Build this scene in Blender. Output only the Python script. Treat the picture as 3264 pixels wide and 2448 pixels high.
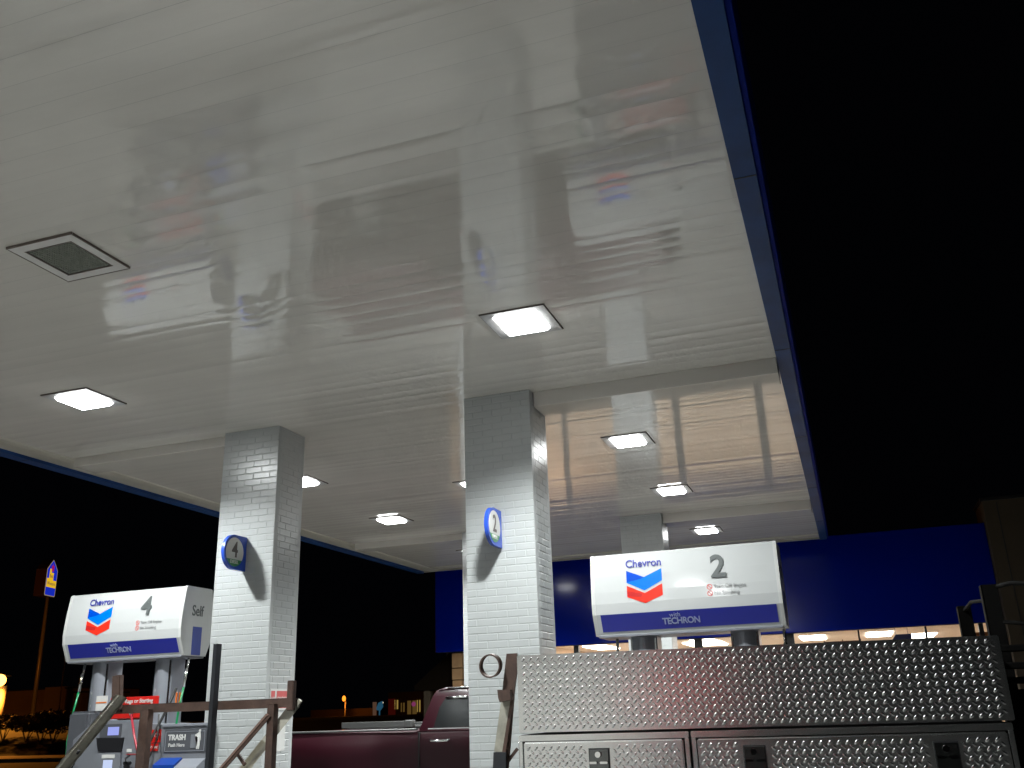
import bpy, bmesh, math, random
from mathutils import Vector, Matrix, noise
random.seed(7)
S = bpy.context.scene
for o in list(bpy.data.objects): bpy.data.objects.remove(o)
C = S.collection

# ---------------------------------------------------------------- camera
CAMZ = 1.65
YAW, PITCH, ROLL = math.radians(18.824), math.radians(19.365), math.radians(-1.976)
fw = Vector((-math.sin(YAW)*math.cos(PITCH), math.cos(YAW)*math.cos(PITCH), math.sin(PITCH)))
rt = Vector((math.cos(YAW), math.sin(YAW), 0)); up = rt.cross(fw)
rt2 = rt*math.cos(ROLL)+up*math.sin(ROLL); up2 = -rt*math.sin(ROLL)+up*math.cos(ROLL)
cam = bpy.data.objects.new('camera', bpy.data.cameras.new('camera')); C.objects.link(cam)
m = Matrix((rt2, up2, -fw)).transposed().to_4x4(); m.translation = (0, 0, CAMZ)
cam.matrix_world = m
cam.data.sensor_width = 36; cam.data.lens = 36*2951.2/3264
cam.data.clip_start = .05; cam.data.clip_end = 2000
S.camera = cam
S.view_settings.view_transform = 'Standard'; S.view_settings.look = 'None'
S.view_settings.exposure = 0.0; S.view_settings.gamma = 1.0
# night sky: nishita with the sun below the horizon, almost black
w = bpy.data.worlds.new('World'); S.world = w; w.use_nodes = True
nt = w.node_tree; bg = nt.nodes['Background']
sky = nt.nodes.new('ShaderNodeTexSky'); sky.sky_type = 'NISHITA'; sky.sun_disc = False
sky.sun_elevation = math.radians(-8); sky.sun_rotation = math.radians(200)
mixw = nt.nodes.new('ShaderNodeMix'); mixw.data_type = 'RGBA'; mixw.inputs[0].default_value = 0.96
nt.links.new(sky.outputs[0], mixw.inputs[6]); mixw.inputs[7].default_value = (.008, .009, .014, 1)
nt.links.new(mixw.outputs[2], bg.inputs[0]); bg.inputs[1].default_value = 0.06
try:
    S.cycles.max_bounces = 8; S.cycles.use_denoising = True
    S.cycles.sample_clamp_indirect = 6
except Exception: pass

LAMP = 28.0        # radiance of the canopy lamp lenses
SPOT = 1150.0       # power of the down-light behind each lens

# ---------------------------------------------------------------- helpers
def at(px, py, Y):
    """world point where the view through photo position (px,py) of a 2212 px wide copy meets the vertical plane y=Y"""
    s = 3264/2212
    d = fw+rt2*((px*s-1632)/2951.2)-up2*((py*s-1224)/2951.2)
    return Vector((0, 0, CAMZ))+d*(Y/d.y)

def mat(name, col, rough=.5, metal=0, spec=.5, coat=0, var=0, vscale=6, bump=0, bscale=40, emit=None, es=0, stretch=None, rvar=0):
    m = bpy.data.materials.new(name); m.use_nodes = True
    n = m.node_tree; b = n.nodes['Principled BSDF']
    col = tuple(col)+(1,)
    b.inputs['Base Color'].default_value = col; b.inputs['Roughness'].default_value = rough
    b.inputs['Metallic'].default_value = metal; b.inputs['Specular IOR Level'].default_value = spec
    b.inputs['Coat Weight'].default_value = coat; b.inputs['Coat Roughness'].default_value = .06
    if emit: b.inputs['Emission Color'].default_value = tuple(emit)+(1,); b.inputs['Emission Strength'].default_value = es
    if var or bump or rvar:
        tc = n.nodes.new('ShaderNodeTexCoord'); mp = n.nodes.new('ShaderNodeMapping'); n.links.new(tc.outputs['Object'], mp.inputs[0])
        if stretch: mp.inputs['Scale'].default_value = stretch
    if var:
        t = n.nodes.new('ShaderNodeTexNoise'); t.inputs['Scale'].default_value = vscale; t.inputs['Detail'].default_value = 6; t.inputs['Roughness'].default_value = .65
        n.links.new(mp.outputs[0], t.inputs[0])
        r = n.nodes.new('ShaderNodeMapRange'); r.inputs[1].default_value = .3; r.inputs[2].default_value = .7
        r.inputs[3].default_value = 1-var; r.inputs[4].default_value = 1+var*.5
        n.links.new(t.outputs[0], r.inputs[0])
        x = n.nodes.new('ShaderNodeVectorMath'); x.operation = 'SCALE'; x.inputs[0].default_value = col[:3]
        n.links.new(r.outputs[0], x.inputs['Scale']); n.links.new(x.outputs[0], b.inputs['Base Color'])
    if rvar:
        t = n.nodes.new('ShaderNodeTexNoise'); t.inputs['Scale'].default_value = vscale*1.7; t.inputs['Detail'].default_value = 5
        n.links.new(mp.outputs[0], t.inputs[0])
        r = n.nodes.new('ShaderNodeMapRange'); r.inputs[1].default_value = .3; r.inputs[2].default_value = .7
        r.inputs[3].default_value = max(0, rough-rvar); r.inputs[4].default_value = rough+rvar
        n.links.new(t.outputs[0], r.inputs[0]); n.links.new(r.outputs[0], b.inputs['Roughness'])
    if bump:
        t = n.nodes.new('ShaderNodeTexNoise'); t.inputs['Scale'].default_value = bscale; t.inputs['Detail'].default_value = 3
        n.links.new(mp.outputs[0], t.inputs[0])
        bp = n.nodes.new('ShaderNodeBump'); bp.inputs['Strength'].default_value = 1; bp.inputs['Distance'].default_value = bump
        n.links.new(t.outputs[0], bp.inputs['Height']); n.links.new(bp.outputs[0], b.inputs['Normal'])
    return m

def emis(name, col, s):
    m = bpy.data.materials.new(name); m.use_nodes = True; n = m.node_tree
    n.nodes.remove(n.nodes['Principled BSDF']); e = n.nodes.new('ShaderNodeEmission')
    e.inputs[0].default_value = tuple(col)+(1,); e.inputs[1].default_value = s
    n.links.new(e.outputs[0], n.nodes['Material Output'].inputs[0]); return m

def box(bm, x0, x1, y0, y1, z0, z1, bev=0, seg=1):
    r = bmesh.ops.create_cube(bm, size=1)
    for v in r['verts']:
        v.co = Vector(((x0+x1)/2+v.co.x*(x1-x0), (y0+y1)/2+v.co.y*(y1-y0), (z0+z1)/2+v.co.z*(z1-z0)))
    if bev:
        es = list({e for v in r['verts'] for e in v.link_edges})
        bmesh.ops.bevel(bm, geom=es, offset=bev, segments=seg, affect='EDGES', clamp_overlap=True)
    return r['verts']

def beam(bm, a, b, w, d, side=None, bev=0):
    """bar from a to b, w wide along 'side', d thick"""
    a = Vector(a); b = Vector(b); t = (b-a).normalized()
    n = Vector((0, -1, 0)) if side is None else Vector(side)
    if abs(n.dot(t)) > .95: n = Vector((1, 0, 0))
    s = t.cross(n).normalized(); n = s.cross(t).normalized()
    L = (b-a).length
    r = bmesh.ops.create_cube(bm, size=1)
    for v in r['verts']:
        v.co = (a+b)/2+s*v.co.x*w+n*v.co.y*d+t*v.co.z*L
    if bev:
        es = list({e for v in r['verts'] for e in v.link_edges})
        bmesh.ops.bevel(bm, geom=es, offset=bev, segments=2, affect='EDGES', clamp_overlap=True)

def tube(bm, pts, r, seg=12, cap=True):
    pts = [Vector(p) for p in pts]; rings = []
    ref = Vector((.13, .27, .95))
    for i, p in enumerate(pts):
        t = (pts[min(i+1, len(pts)-1)]-pts[max(i-1, 0)]).normalized()
        s = t.cross(ref).normalized(); n = s.cross(t)
        rr = r[i] if isinstance(r, (list, tuple)) else r
        rings.append([bm.verts.new(p+(s*math.cos(a)+n*math.sin(a))*rr) for a in [2*math.pi*k/seg for k in range(seg)]])
    for A, B in zip(rings, rings[1:]):
        for k in range(seg):
            f = bm.faces.new((A[k], A[(k+1) % seg], B[(k+1) % seg], B[k])); f.smooth = True
    if cap:
        bm.faces.new(rings[0]); bm.faces.new(rings[-1])

def prism(bm, pts, fn, d0, d1):
    """closed outline pts (2D); fn(u,v,d)->world; extruded from d0 to d1"""
    A = [bm.verts.new(fn(u, v, d0)) for u, v in pts]; B = [bm.verts.new(fn(u, v, d1)) for u, v in pts]
    f1 = bm.faces.new(A); f2 = bm.faces.new(B)
    for i in range(len(pts)):
        bm.faces.new((A[i], A[(i+1) % len(pts)], B[(i+1) % len(pts)], B[i]))
    if len(pts) > 4: bmesh.ops.triangulate(bm, faces=[f1, f2])

ORG = {}
def finish(bm):
    bmesh.ops.recalc_face_normals(bm, faces=bm.faces)
def obj(name, bm, m, parent=None, loc=None, smooth=False, label=None):
    if isinstance(bm, bmesh.types.BMesh):
        finish(bm); me = bpy.data.meshes.new(name); bm.to_mesh(me); bm.free()
    else: me = bm
    for x in (m if isinstance(m, (list, tuple)) else [m]): me.materials.append(x)
    if smooth:
        for p in me.polygons: p.use_smooth = True
    o = bpy.data.objects.new(name, me); C.objects.link(o)
    if parent is not None:
        org = ORG[parent.name]; me.transform(Matrix.Translation(-org)); o.parent = parent; ORG[o.name] = org
    else:
        vs = [v.co for v in me.vertices]
        c = Vector(loc) if loc is not None else Vector(((min(v.x for v in vs)+max(v.x for v in vs))/2, (min(v.y for v in vs)+max(v.y for v in vs))/2, min(v.z for v in vs)))
        me.transform(Matrix.Translation(-c)); o.location = c; ORG[o.name] = c
    if label: o['label'] = label
    return o
def tag(o, label, cat, group=None):
    o['label'] = label; o['category'] = cat
    if group: o['group'] = group
    return o
def thing(name, label, cat, loc, group=None):
    o = bpy.data.objects.new(name, None); C.objects.link(o); o.location = loc; ORG[o.name] = Vector(loc)
    o.empty_display_size = .1
    return tag(o, label, cat, group)
def struct(name, bm, m, **k):
    o = obj(name, bm, m, **k); o['kind'] = 'structure'; return o
def copy_tree(o, parent=None):
    c = o.copy(); C.objects.link(c)
    if parent is not None: c.parent = parent
    for ch in list(o.children): copy_tree(ch, c)
    return c
def B(): return bmesh.new()

def text(body, size, m, parent, pos, u, v, name='lettering', bold=0, ext=.0015, align='CENTER', sx=1, shear=0, label=None, spacing=1):
    cu = bpy.data.curves.new('t', 'FONT'); cu.body = body; cu.size = size; cu.extrude = ext; cu.offset = bold
    cu.align_x = align; cu.align_y = 'CENTER'; cu.resolution_u = 4; cu.shear = shear; cu.space_character = spacing
    to = bpy.data.objects.new('t', cu); C.objects.link(to); bpy.context.view_layer.update()
    me = bpy.data.meshes.new_from_object(to.evaluated_get(bpy.context.evaluated_depsgraph_get()))
    bpy.data.objects.remove(to)
    u = Vector(u).normalized(); v = Vector(v).normalized(); n = u.cross(v)
    M = Matrix((u*sx, v, n)).transposed().to_4x4(); M.translation = Vector(pos)
    me.transform(M); me.name = name
    return obj(name, me, m, parent, label=label)

# ---------------------------------------------------------------- materials
M = {}
def grooved_soffit():
    m = mat('white_soffit_metal', (.635, .605, .56), rough=.06, spec=.8, var=.07, vscale=1.3, bump=.0006, bscale=2.2, stretch=(.35, 2.2, 1), rvar=.025)
    return m
M['soffit'] = grooved_soffit()
M['soffit_gap'] = mat('soffit_seam_backing', (.30, .29, .27), rough=.5)  # grey of the backing sheet that shows through the plank gaps
M['trim'] = mat('cream_trim', (0.465, 0.435, 0.375), rough=.35, var=.08, vscale=2)
M['fascia'] = mat('blue_fascia_paint', (0.0096, 0.0464, 0.16), rough=.5, spec=.2, var=.35, vscale=1.6, bump=.0006, bscale=3)
M['fascia_face'] = mat('bright_blue_fascia', (0.0028, 0.014, 0.182), rough=.6, spec=.05, var=.05)
M['joint'] = mat('dark_sealant', (.03, .03, .028), rough=.8)
M['brick'] = mat('silver_painted_brick', (0.4284, 0.4473, 0.4504), rough=.28, spec=.8, metal=.2, var=.03, vscale=3, bump=.0005, bscale=18)
M['mortar'] = mat('silver_painted_mortar', (0.4158, 0.4347, 0.4378), rough=.36, metal=.1, var=.04, vscale=9, bump=.001, bscale=60)
M['frame_gray'] = mat('weathered_aluminium_frame', (.34, .34, .34), rough=.42, metal=.3, var=.15, vscale=9)
M['frame_white'] = mat('off_white_flange', (.64, .62, .60), rough=.45, var=.08)
M['gasket'] = mat('dark_gasket', (0.13, 0.104, 0.091), rough=.8)
M['lamp'] = emis('lamp_lens_glow', (.98, 1.0, .99), LAMP)
M['dead_lens'] = mat('unlit_prismatic_lens', (.12, .13, .10), rough=.12, spec=.7, var=.3, vscale=25)
M['signwhite'] = mat('white_acrylic', (0.3879, 0.3969, 0.3969), rough=.10, spec=.6, coat=.5, var=.02, emit=(.85, .95, 1), es=.06)
M['signend'] = mat('white_plastic_end_cap', (0.4814, 0.4887, 0.4814), rough=.3, var=.03)
M['signblue'] = mat('royal_blue_band', (0.0072, 0.012, 0.198), rough=.12, coat=.4, emit=(.01, .02, .4), es=.10)
M['logoblue'] = mat('logo_sky_blue', (0, 0.112, 0.525), rough=.2, emit=(0, .2, .9), es=.15)
M['logodark'] = mat('logo_mid_blue', (0, 0.042, 0.35), rough=.2, emit=(0, .1, .6), es=.15)
M['logored'] = mat('logo_red', (0.54, 0.0225, 0.01125), rough=.2, emit=(.9, .04, .02), es=.16)
M['logodred'] = mat('logo_deep_red', (0.36, 0.015, 0.015), rough=.2, emit=(.6, .02, .02), es=.12)
M['logoink'] = mat('logo_navy_ink', (0.018, 0.024, 0.228), rough=.3)
M['numgray'] = mat('grey_numeral', (0.078, 0.087, 0.087), rough=.35)
M['smallred'] = mat('small_red_print', (0.525, 0.084, 0.07), rough=.4)
M['smallgray'] = mat('small_grey_print', (0.245, 0.252, 0.252), rough=.4)
M['bandtext'] = mat('pale_blue_print', (0.24, 0.276, 0.45), rough=.4)
M['pump'] = mat('pump_grey_panel', (0.1944, 0.2052, 0.2304), rough=.32, metal=.25, var=.06, vscale=5)
M['pumpdark'] = mat('pump_dark_grey', (0.07, 0.0735, 0.084), rough=.35, var=.08)
M['pumppost'] = mat('pump_post_grey', (0.2808, 0.2964, 0.3354), rough=.28, metal=.35, var=.06)
M['black'] = mat('black_plastic', (.012, .012, .014), rough=.35)
M['rubber'] = mat('black_rubber', (.015, .015, .015), rough=.6)
M['red'] = mat('red_vinyl', (0.434, 0.014, 0.0105), rough=.3)
M['redhose'] = mat('red_hose', (0.315, 0.021, 0.035), rough=.4)
M['green'] = mat('green_hose', (0, 0.176, 0.056), rough=.35)
M['white'] = mat('white_print', (0.5084, 0.5084, 0.496), rough=.5, var=.03)
M['screen'] = emis('lit_display', (.40, .46, 1.0), .85)
M['screenpale'] = emis('lit_keypad_display', (.62, .72, 1.0), .9)
M['orange'] = mat('orange_clip', (0.6, 0.144, 0.016), rough=.4)
M['blueplastic'] = mat('blue_plastic', (0.007, 0.042, 0.245), rough=.3)
M['plate'] = mat('diamond_plate_aluminium', (.78, .79, .79), rough=.21, metal=1, var=.04, vscale=5, bump=.0003, bscale=9)
M['plategap'] = mat('door_gap_black', (.006, .006, .006), rough=.9)
M['chrome'] = mat('latch_chrome', (.75, .75, .75), rough=.08, metal=1)
M['rust'] = mat('rusty_brown_steel', (0.0595, 0.0315, 0.0224), rough=.62, metal=.15, var=.45, vscale=18, bump=.0012, bscale=60)
M['rustlight'] = mat('pinkish_primer_steel', (0.16, 0.096, 0.076), rough=.55, var=.3, vscale=16, bump=.001, bscale=60)
M['galv'] = mat('dull_galvanised_steel', (0.3, 0.288, 0.24), rough=.42, metal=.1, var=.35, vscale=14, bump=.001, bscale=50)
M['bluesteel'] = mat('dark_painted_steel', (0.0144, 0.01632, 0.02016), rough=.4, var=.3, vscale=12)
M['blacksteel'] = mat('black_rack_steel', (0.002, 0.0018, 0.0016), rough=.8, spec=.1, var=.4, vscale=20)
M['maroon'] = mat('maroon_car_paint', (0.0195, 0.00195, 0.0052), rough=.38, coat=.06, var=.08, vscale=3, spec=.2)
M['carglass'] = mat('dark_window_glass', (.004, .005, .006), rough=.05, spec=.15)
M['trimchrome'] = mat('bright_trim', (.55, .56, .56), rough=.15, metal=1)
M['bedrail'] = mat('grey_bed_rail_cap', (.045, .047, .046), rough=.45)
M['galv_flat'] = mat('pale_galvanised_plate', (.42, .40, .34), rough=.5, metal=.05, var=.25, vscale=12, bump=.001, bscale=50)
M['tyre'] = mat('tyre_rubber', (.012, .012, .012), rough=.75)
M['storeblue'] = mat('store_blue_panel', (0.000656, 0.01066, 0.246), rough=.14, spec=.32, var=.05, vscale=1, bump=.0008, bscale=1.2)
M['beigebrick'] = mat('tan_block_wall', (0.072, 0.051, 0.03), rough=.8, var=.15, vscale=2)
M['ceiling'] = mat('store_ceiling_tile', (.80, .72, .65), rough=.8, var=.04)
M['innerwall'] = mat('store_inner_wall', (.66, .50, .36), rough=.8, var=.08, vscale=2)
M['storefloor'] = mat('store_floor_tile', (.45, .40, .33), rough=.3)
M['troffer'] = emis('store_ceiling_light_glow', (1.0, .90, .78), 19)
M['mullion'] = mat('dark_bronze_mullion', (.012, .012, .013), rough=.4)
M['concrete'] = mat('forecourt_concrete', (0.1898, 0.1898, 0.1811), rough=.75, var=.25, vscale=1.1, bump=.004, bscale=25)
M['asphalt'] = mat('asphalt', (.05, .05, .05), rough=.85, var=.3, vscale=2, bump=.006, bscale=40)
M['grass'] = mat('dry_grass_ground', (.03, .03, .013), rough=.95, var=.4, vscale=.8)

# see-through shop glass
g = bpy.data.materials.new('shop_glass'); g.use_nodes = True; n = g.node_tree
n.nodes.remove(n.nodes['Principled BSDF'])
tr = n.nodes.new('ShaderNodeBsdfTransparent'); gl = n.nodes.new('ShaderNodeBsdfGlossy'); gl.inputs['Roughness'].default_value = .02
fr = n.nodes.new('ShaderNodeFresnel'); fr.inputs[0].default_value = 1.5; mx = n.nodes.new('ShaderNodeMixShader')
n.links.new(fr.outputs[0], mx.inputs[0]); n.links.new(tr.outputs[0], mx.inputs[1]); n.links.new(gl.outputs[0], mx.inputs[2])
n.links.new(mx.outputs[0], n.nodes['Material Output'].inputs[0]); M['glass'] = g

# ---------------------------------------------------------------- setting
bm = B()
gx = [-600, -120, -90, -75, -60, -45, -32, -20, 20, 600]; gy = [-300, -20, 20, 40, 47, 52, 60, 75, 100, 700]
def gz(x, y):
    # a low bank rises on the far side of the road, at the left
    a = min(1, max(0, (y-42)/9)); b = min(1, max(0, (-26-x)/12)); return 1.55*a*a*(3-2*a)*b
NX = 90; NY = 90
xs = [-600]+[-110+i*1.5 for i in range(75)]+[20, 600]; ys = [-300, -20, 20]+[38+i*1.0 for i in range(30)]+[75, 110, 700]
V = [[bm.verts.new((x, y, gz(x, y))) for x in xs] for y in ys]
for j in range(len(ys)-1):
    for i in range(len(xs)-1):
        f = bm.faces.new((V[j][i], V[j][i+1], V[j+1][i+1], V[j+1][i])); f.smooth = True
        f.material_index = 1 if (ys[j] >= 40 and xs[i] < -20) else 0
struct('ground', bm, [M['asphalt'], M['grass']], loc=(0, 0, 0))
bm = B(); box(bm, -24, 14, -14, 20.3, -.1, .004)
struct('forecourt', bm, M['concrete'])
bm = B(); box(bm, -95, -24, 38.2, 42.5, -.1, .14); box(bm, -95, -24, 38.0, 38.2, -.1, .17, .02)
struct('pavement', bm, mat('roadside_concrete', (.38, .30, .22), rough=.8, var=.3, vscale=1.5))
def island(x0, x1, y):
    bm = B(); box(bm, x0, x1, y-.6, y+.6, 0, .16, .03, 2)
    o = struct('pump_island', bm, M['concrete']); return o
island(-9.2, .3, 8.56); island(-9.2, .3, 15.46)

# ---------------------------------------------------------------- canopy
ZS = 4.65
XL, XR, YN, YF = -8.80, -.267, -5.6, 19.17
canopy = thing('canopy', 'large flat fuel canopy with glossy white ribbed underside and blue edge', 'canopy', ((XL+XR)/2, (YN+YF)/2, ZS))
PW = .16675
bm = B(); NXS = 64
nP = int(round((YF-YN)/PW))
rnd = random.Random(3)
for k in range(nP):
    # each plank is its own strip with a hairline gap to the next
    y0 = YF-(k+1)*PW; bow = rnd.uniform(.0002, .0019)*rnd.choice((1, 1, 1, -1)); tilt = rnd.uniform(-.0005, .0005)
    rows = []
    for q in (0, .16, .33, .5, .67, .84, 1):
        row = []
        for i in range(NXS+1):
            x = XL+(XR-XL)*i/NXS
            wv = noise.noise(Vector((x*.9, k*7.3, 0)))
            y = y0+.0008+q*(PW-.0016)
            zz = -bow*(1-(2*q-1)**2)*(1+.8*wv)+tilt*(2*q-1)+.0013*noise.noise(Vector((x*.8, y*1.7, 5)))
            row.append(bm.verts.new((x, y, ZS+zz)))
        rows.append(row)
    for A, Bq in zip(rows, rows[1:]):
        for i in range(NXS):
            f = bm.faces.new((A[i], A[i+1], Bq[i+1], Bq[i])); f.smooth = True
me_o = obj('soffit', bm, M['soffit'], canopy)
# roof above
bm = B(); box(bm, XL-.1, XR+.1, YN-.1, YF+.05, ZS+.05, ZS+.80)
obj('roof', bm, M['joint'], canopy)
bm = B(); box(bm, XL+.005, XR-.005, YN+.01, YF-.01, ZS+.008, ZS+.02)
obj('soffit_backing', bm, M['soffit_gap'], canopy)
# fascia: underside lip in aged blue and bright blue outer face
def fascia_side(xin, xout):
    s = 1 if xout > xin else -1
    bm = B()
    segs = [YN, -1.2, 2.0, 5.03, 8.1, 11.2, 14.2, 17.1, YF+.06]
    for a, b in zip(segs, segs[1:]):
        x0, x1 = sorted((xin, xout)); box(bm, x0, x1, a+.002, b-.002, ZS-.045, ZS+.02)
    f = obj('fascia', bm, M['fascia'], canopy)
    bm = B(); x0, x1 = sorted((xout, xout+s*.035))
    box(bm, x0, x1, YN, YF+.06, ZS-.02, ZS+.88, .004)
    obj('outer_face', bm, M['fascia_face'], f)
    for a in segs[1:-1]:
        bm = B(); x0, x1 = sorted((xin+s*.004, xout)); box(bm, x0, x1, a-.006, a+.006, ZS-.047, ZS-.03)
        obj('joint_strip', bm, M['joint'], f)
    return f
fascia_side(XR, XR+.135); fascia_side(XL, XL-.15)
bm = B(); box(bm, XL-.15, XR+.135, YF+.06, YF+.12, ZS-.02, ZS+.85); obj('end_fascia', bm, M['trim'], canopy)
bm = B(); box(bm, XL-.15, XR+.135, YN-.1, YN, ZS-.03, ZS+.85)
obj('end_fascia', bm, M['trim'], canopy)
# raised perimeter flashing, left and far sides
bm = B()
prism(bm, [(0, 0), (.13, -.012), (.27, -.022), (.36, -.014), (.375, 0)], lambda u, v, d: Vector((XL+u, d, ZS-.004+v)), YN, YF)
obj('perimeter_flashing', bm, M['trim'], canopy)
bm = B()
prism(bm, [(0, 0), (.16, -.014), (.33, -.024), (.44, -.014), (.455, 0)], lambda u, v, d: Vector((d, YF-u, ZS-.004+v)), XL+.38, XR-.003)
obj('perimeter_flashing', bm, M['trim'], canopy)
# beam covers reaching out from the columns
W, D = .705, .518
CX = (-6.22, -3.355); CY = (1.38, 8.30, 15.20)
for y in CY:
    for x0, x1, dp in ((XL+.385, CX[0]-.004, .11), (CX[1]+W+.004, XR-.004, .155)):
        bm = B()
        # slightly tapered: deepest at the column
        if x0 > CX[1]: za, zb = dp+.015, dp
        else: za, zb = dp-.02, dp-.03
        vs = box(bm, x0, x1, y+.10, y+D-.06, ZS-dp, ZS+.02, .006)
        obj('beam_cover', bm, M['soffit'], canopy)

# ---------------------------------------------------------------- columns
def brick_mesh():
    bm = B(); h = .0677; bl = .203; gap = .0085
    n = int((ZS-.16)/h)+1; r = random.Random(11)
    for c in range(n):
        z0 = .16+c*h; z1 = min(z0+h-gap, ZS-.001)
        if z1-z0 < .01: continue
        off = (c % 2)*.5
        for face in range(4):
            L = W if face in (0, 2) else D
            d = .0 ; x = -off*bl
            first = True
            while x < L-.005:
                a = max(x, 0)+gap/2; b = min(x+bl, L)-gap/2
                x += bl
                if b-a < .015: continue
                pr = r.uniform(-.0011, .0011); tl = r.uniform(-.0009, .0009)
                th = .055
                # corner ownership: faces 0/2 own the corners, faces 1/3 stop short
                if face in (1, 3): a = max(a, th+gap/2); b = min(b, L-th-gap/2)
                if b-a < .015: continue
                if face == 0: X = (a, b, -pr, th)
                elif face == 2: X = (W-b, W-a, D-th, D+pr)
                elif face == 1: X = (W-th, W+pr, a, b)
                else: X = (-pr, th, D-b, D-a)
                vs = box(bm, X[0], X[1], X[2], X[3], z0, z1, .0028)
    me = bpy.data.meshes.new('brickwork'); finish(bm); bm.to_mesh(me); bm.free(); me.materials.append(M['brick']); return me
bme = brick_mesh()
cm = B(); box(cm, .0028, W-.0028, .0028, D-.0028, 0, ZS-.002); cme = bpy.data.meshes.new('mortar_core'); finish(cm); cm.to_mesh(cme); cm.free(); cme.materials.append(M['mortar'])
col_labels = {
 (0, 1): 'silver painted brick column carrying the blue round number 4 sign',
 (1, 1): 'silver painted brick column carrying the blue round number 2 sign, widest in view',
 (0, 2): 'silver painted brick column almost wholly hidden behind the number 2 column',
 (1, 2): 'far silver painted brick column rising behind the number 2 pump sign',
 (0, 0): 'silver painted brick column outside the left of the picture',
 (1, 0): 'silver painted brick column behind the photographer, outside the picture'}
def column(i, j):
    e = thing('brick_column', col_labels[(i, j)], 'column', (CX[i], CY[j], 0), 'square brick columns under the canopy')
    a = bpy.data.objects.new('brickwork', bme); b = bpy.data.objects.new('mortar_core', cme)
    for o in (a, b): C.objects.link(o); o.parent = e
    return e
for key in col_labels: column(*key)

# ---------------------------------------------------------------- canopy lights
def light_parts(root, lit):
    F = .268; I = .19
    bm = B()
    for s in (-1, 1):
        box(bm, -F, F, s*(F+I)/2-(F-I)/2, s*(F+I)/2+(F-I)/2, -.014, .0)
        box(bm, s*(F+I)/2-(F-I)/2, s*(F+I)/2+(F-I)/2, -I+.0005, I-.0005, -.0135, .0)
    if lit:
        f = obj('frame', bm, M['frame_gray'], root)
        bm = B()
        for s in (-1, 1):
            box(bm, -F-.006, F+.006, s*(F+.003)-.003, s*(F+.003)+.003, -.010, .002)
            box(bm, s*(F+.003)-.003, s*(F+.003)+.003, -F, F, -.010, .002)
        obj('gasket', bm, M['gasket'], f)
        bm = B(); a, b = .186, .165
        T = [bm.verts.new((sx*a, sy*a, -.012)) for sx, sy in ((-1, -1), (1, -1), (1, 1), (-1, 1))]
        Lw = [bm.verts.new((sx*b, sy*b, -.042)) for sx, sy in ((-1, -1), (1, -1), (1, 1), (-1, 1))]
        bm.faces.new(Lw); bm.faces.new(T)
        for k in range(4): bm.faces.new((T[k], T[(k+1) % 4], Lw[(k+1) % 4], Lw[k]))
        obj('lens', bm, M['lamp'], root)
    else:
        f = obj('frame', bm, M['frame_white'], root)
        bm = B()
        for s in (-1, 1):
            box(bm, -F-.004, F+.004, s*F-.0035, s*F+.0035, -.016, .002)
            box(bm, s*F-.0035, s*F+.0035, -F+.01, F-.01, -.0155, .002)
            box(bm, -I-.006, I+.006, s*I-.004, s*I+.004, -.015, .0)
            box(bm, s*I-.004, s*I+.004, -I, I, -.0155, .0)
        obj('gasket', bm, M['gasket'], f)
        bm = B(); nn = 17; st = 2*(I-.012)/nn
        for i in range(nn):
            for j in range(nn):
                x = -I+.012+(i+.5)*st; y = -I+.012+(j+.5)*st; h = st*.5
                c = bm.verts.new((x, y, -.004)); q = [bm.verts.new((x+sx*h, y+sy*h, -.012)) for sx, sy in ((-1, -1), (1, -1), (1, 1), (-1, 1))]
                for k in range(4): bm.faces.new((q[k], q[(k+1) % 4], c))
        obj('lens', bm, M['dead_lens'], root)
GL = 'square lights set into the canopy ceiling'
ORG0 = Vector((0, 0, 0))
lit0 = bpy.data.objects.new('canopy_light', None); C.objects.link(lit0); ORG[lit0.name] = ORG0
light_parts(lit0, True)
LIGHTS = [
 (-2.165, 6.655, 'lit square canopy light just in front of the number 2 column, largest lit one'),
 (-6.72, 6.74, 'lit square canopy light above the number 4 pump, in front of the number 4 column'),
 (-2.16, 10.57, 'lit square canopy light right of the number 2 column, above the far column'),
 (-6.68, 10.60, 'lit square canopy light half hidden by the right edge of the number 4 column'),
 (-4.60, 11.86, 'lit square canopy light almost hidden by the left edge of the number 2 column'),
 (-6.78, 13.55, 'lit square canopy light standing free between the number 4 and number 2 columns'),
 (-2.17, 13.54, 'lit square canopy light just right of the top of the far column'),
 (-2.19, 17.23, 'farthest lit square canopy light, right above the number 2 pump sign'),
 (-6.78, 17.20, 'lit square canopy light hidden behind the number 2 column'),
 (-2.16, 2.22, 'lit square canopy light just above the top edge of the picture'),
 (-6.72, 2.70, 'lit square canopy light outside the left of the picture'),
 (-2.2, -1.6, 'lit square canopy light behind the photographer on the right row'),
 (-6.7, -1.6, 'lit square canopy light behind the photographer on the left row'),
]
for i, (x, y, lab) in enumerate(LIGHTS):
    o = lit0 if i == 0 else copy_tree(lit0)
    o.location = (x, y, ZS); tag(o, lab, 'light', GL)
    ld = bpy.data.lights.new('canopy_lamp', 'SPOT'); ld.energy = SPOT; ld.color = (.96, 1.0, .985); ld.shadow_soft_size = .13
    ld.spot_size = math.radians(143); ld.spot_blend = .6
    so = bpy.data.objects.new('canopy_lamp', ld); C.objects.link(so); so.location = (x, y, ZS-.06)
dead = bpy.data.objects.new('canopy_light', None); C.objects.link(dead); ORG[dead.name] = ORG0
light_parts(dead, False); dead.location = (-4.63, 4.36, ZS-.001)
tag(dead, 'unlit square canopy light with dark prismatic lens in white flange', 'light', GL)

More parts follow.
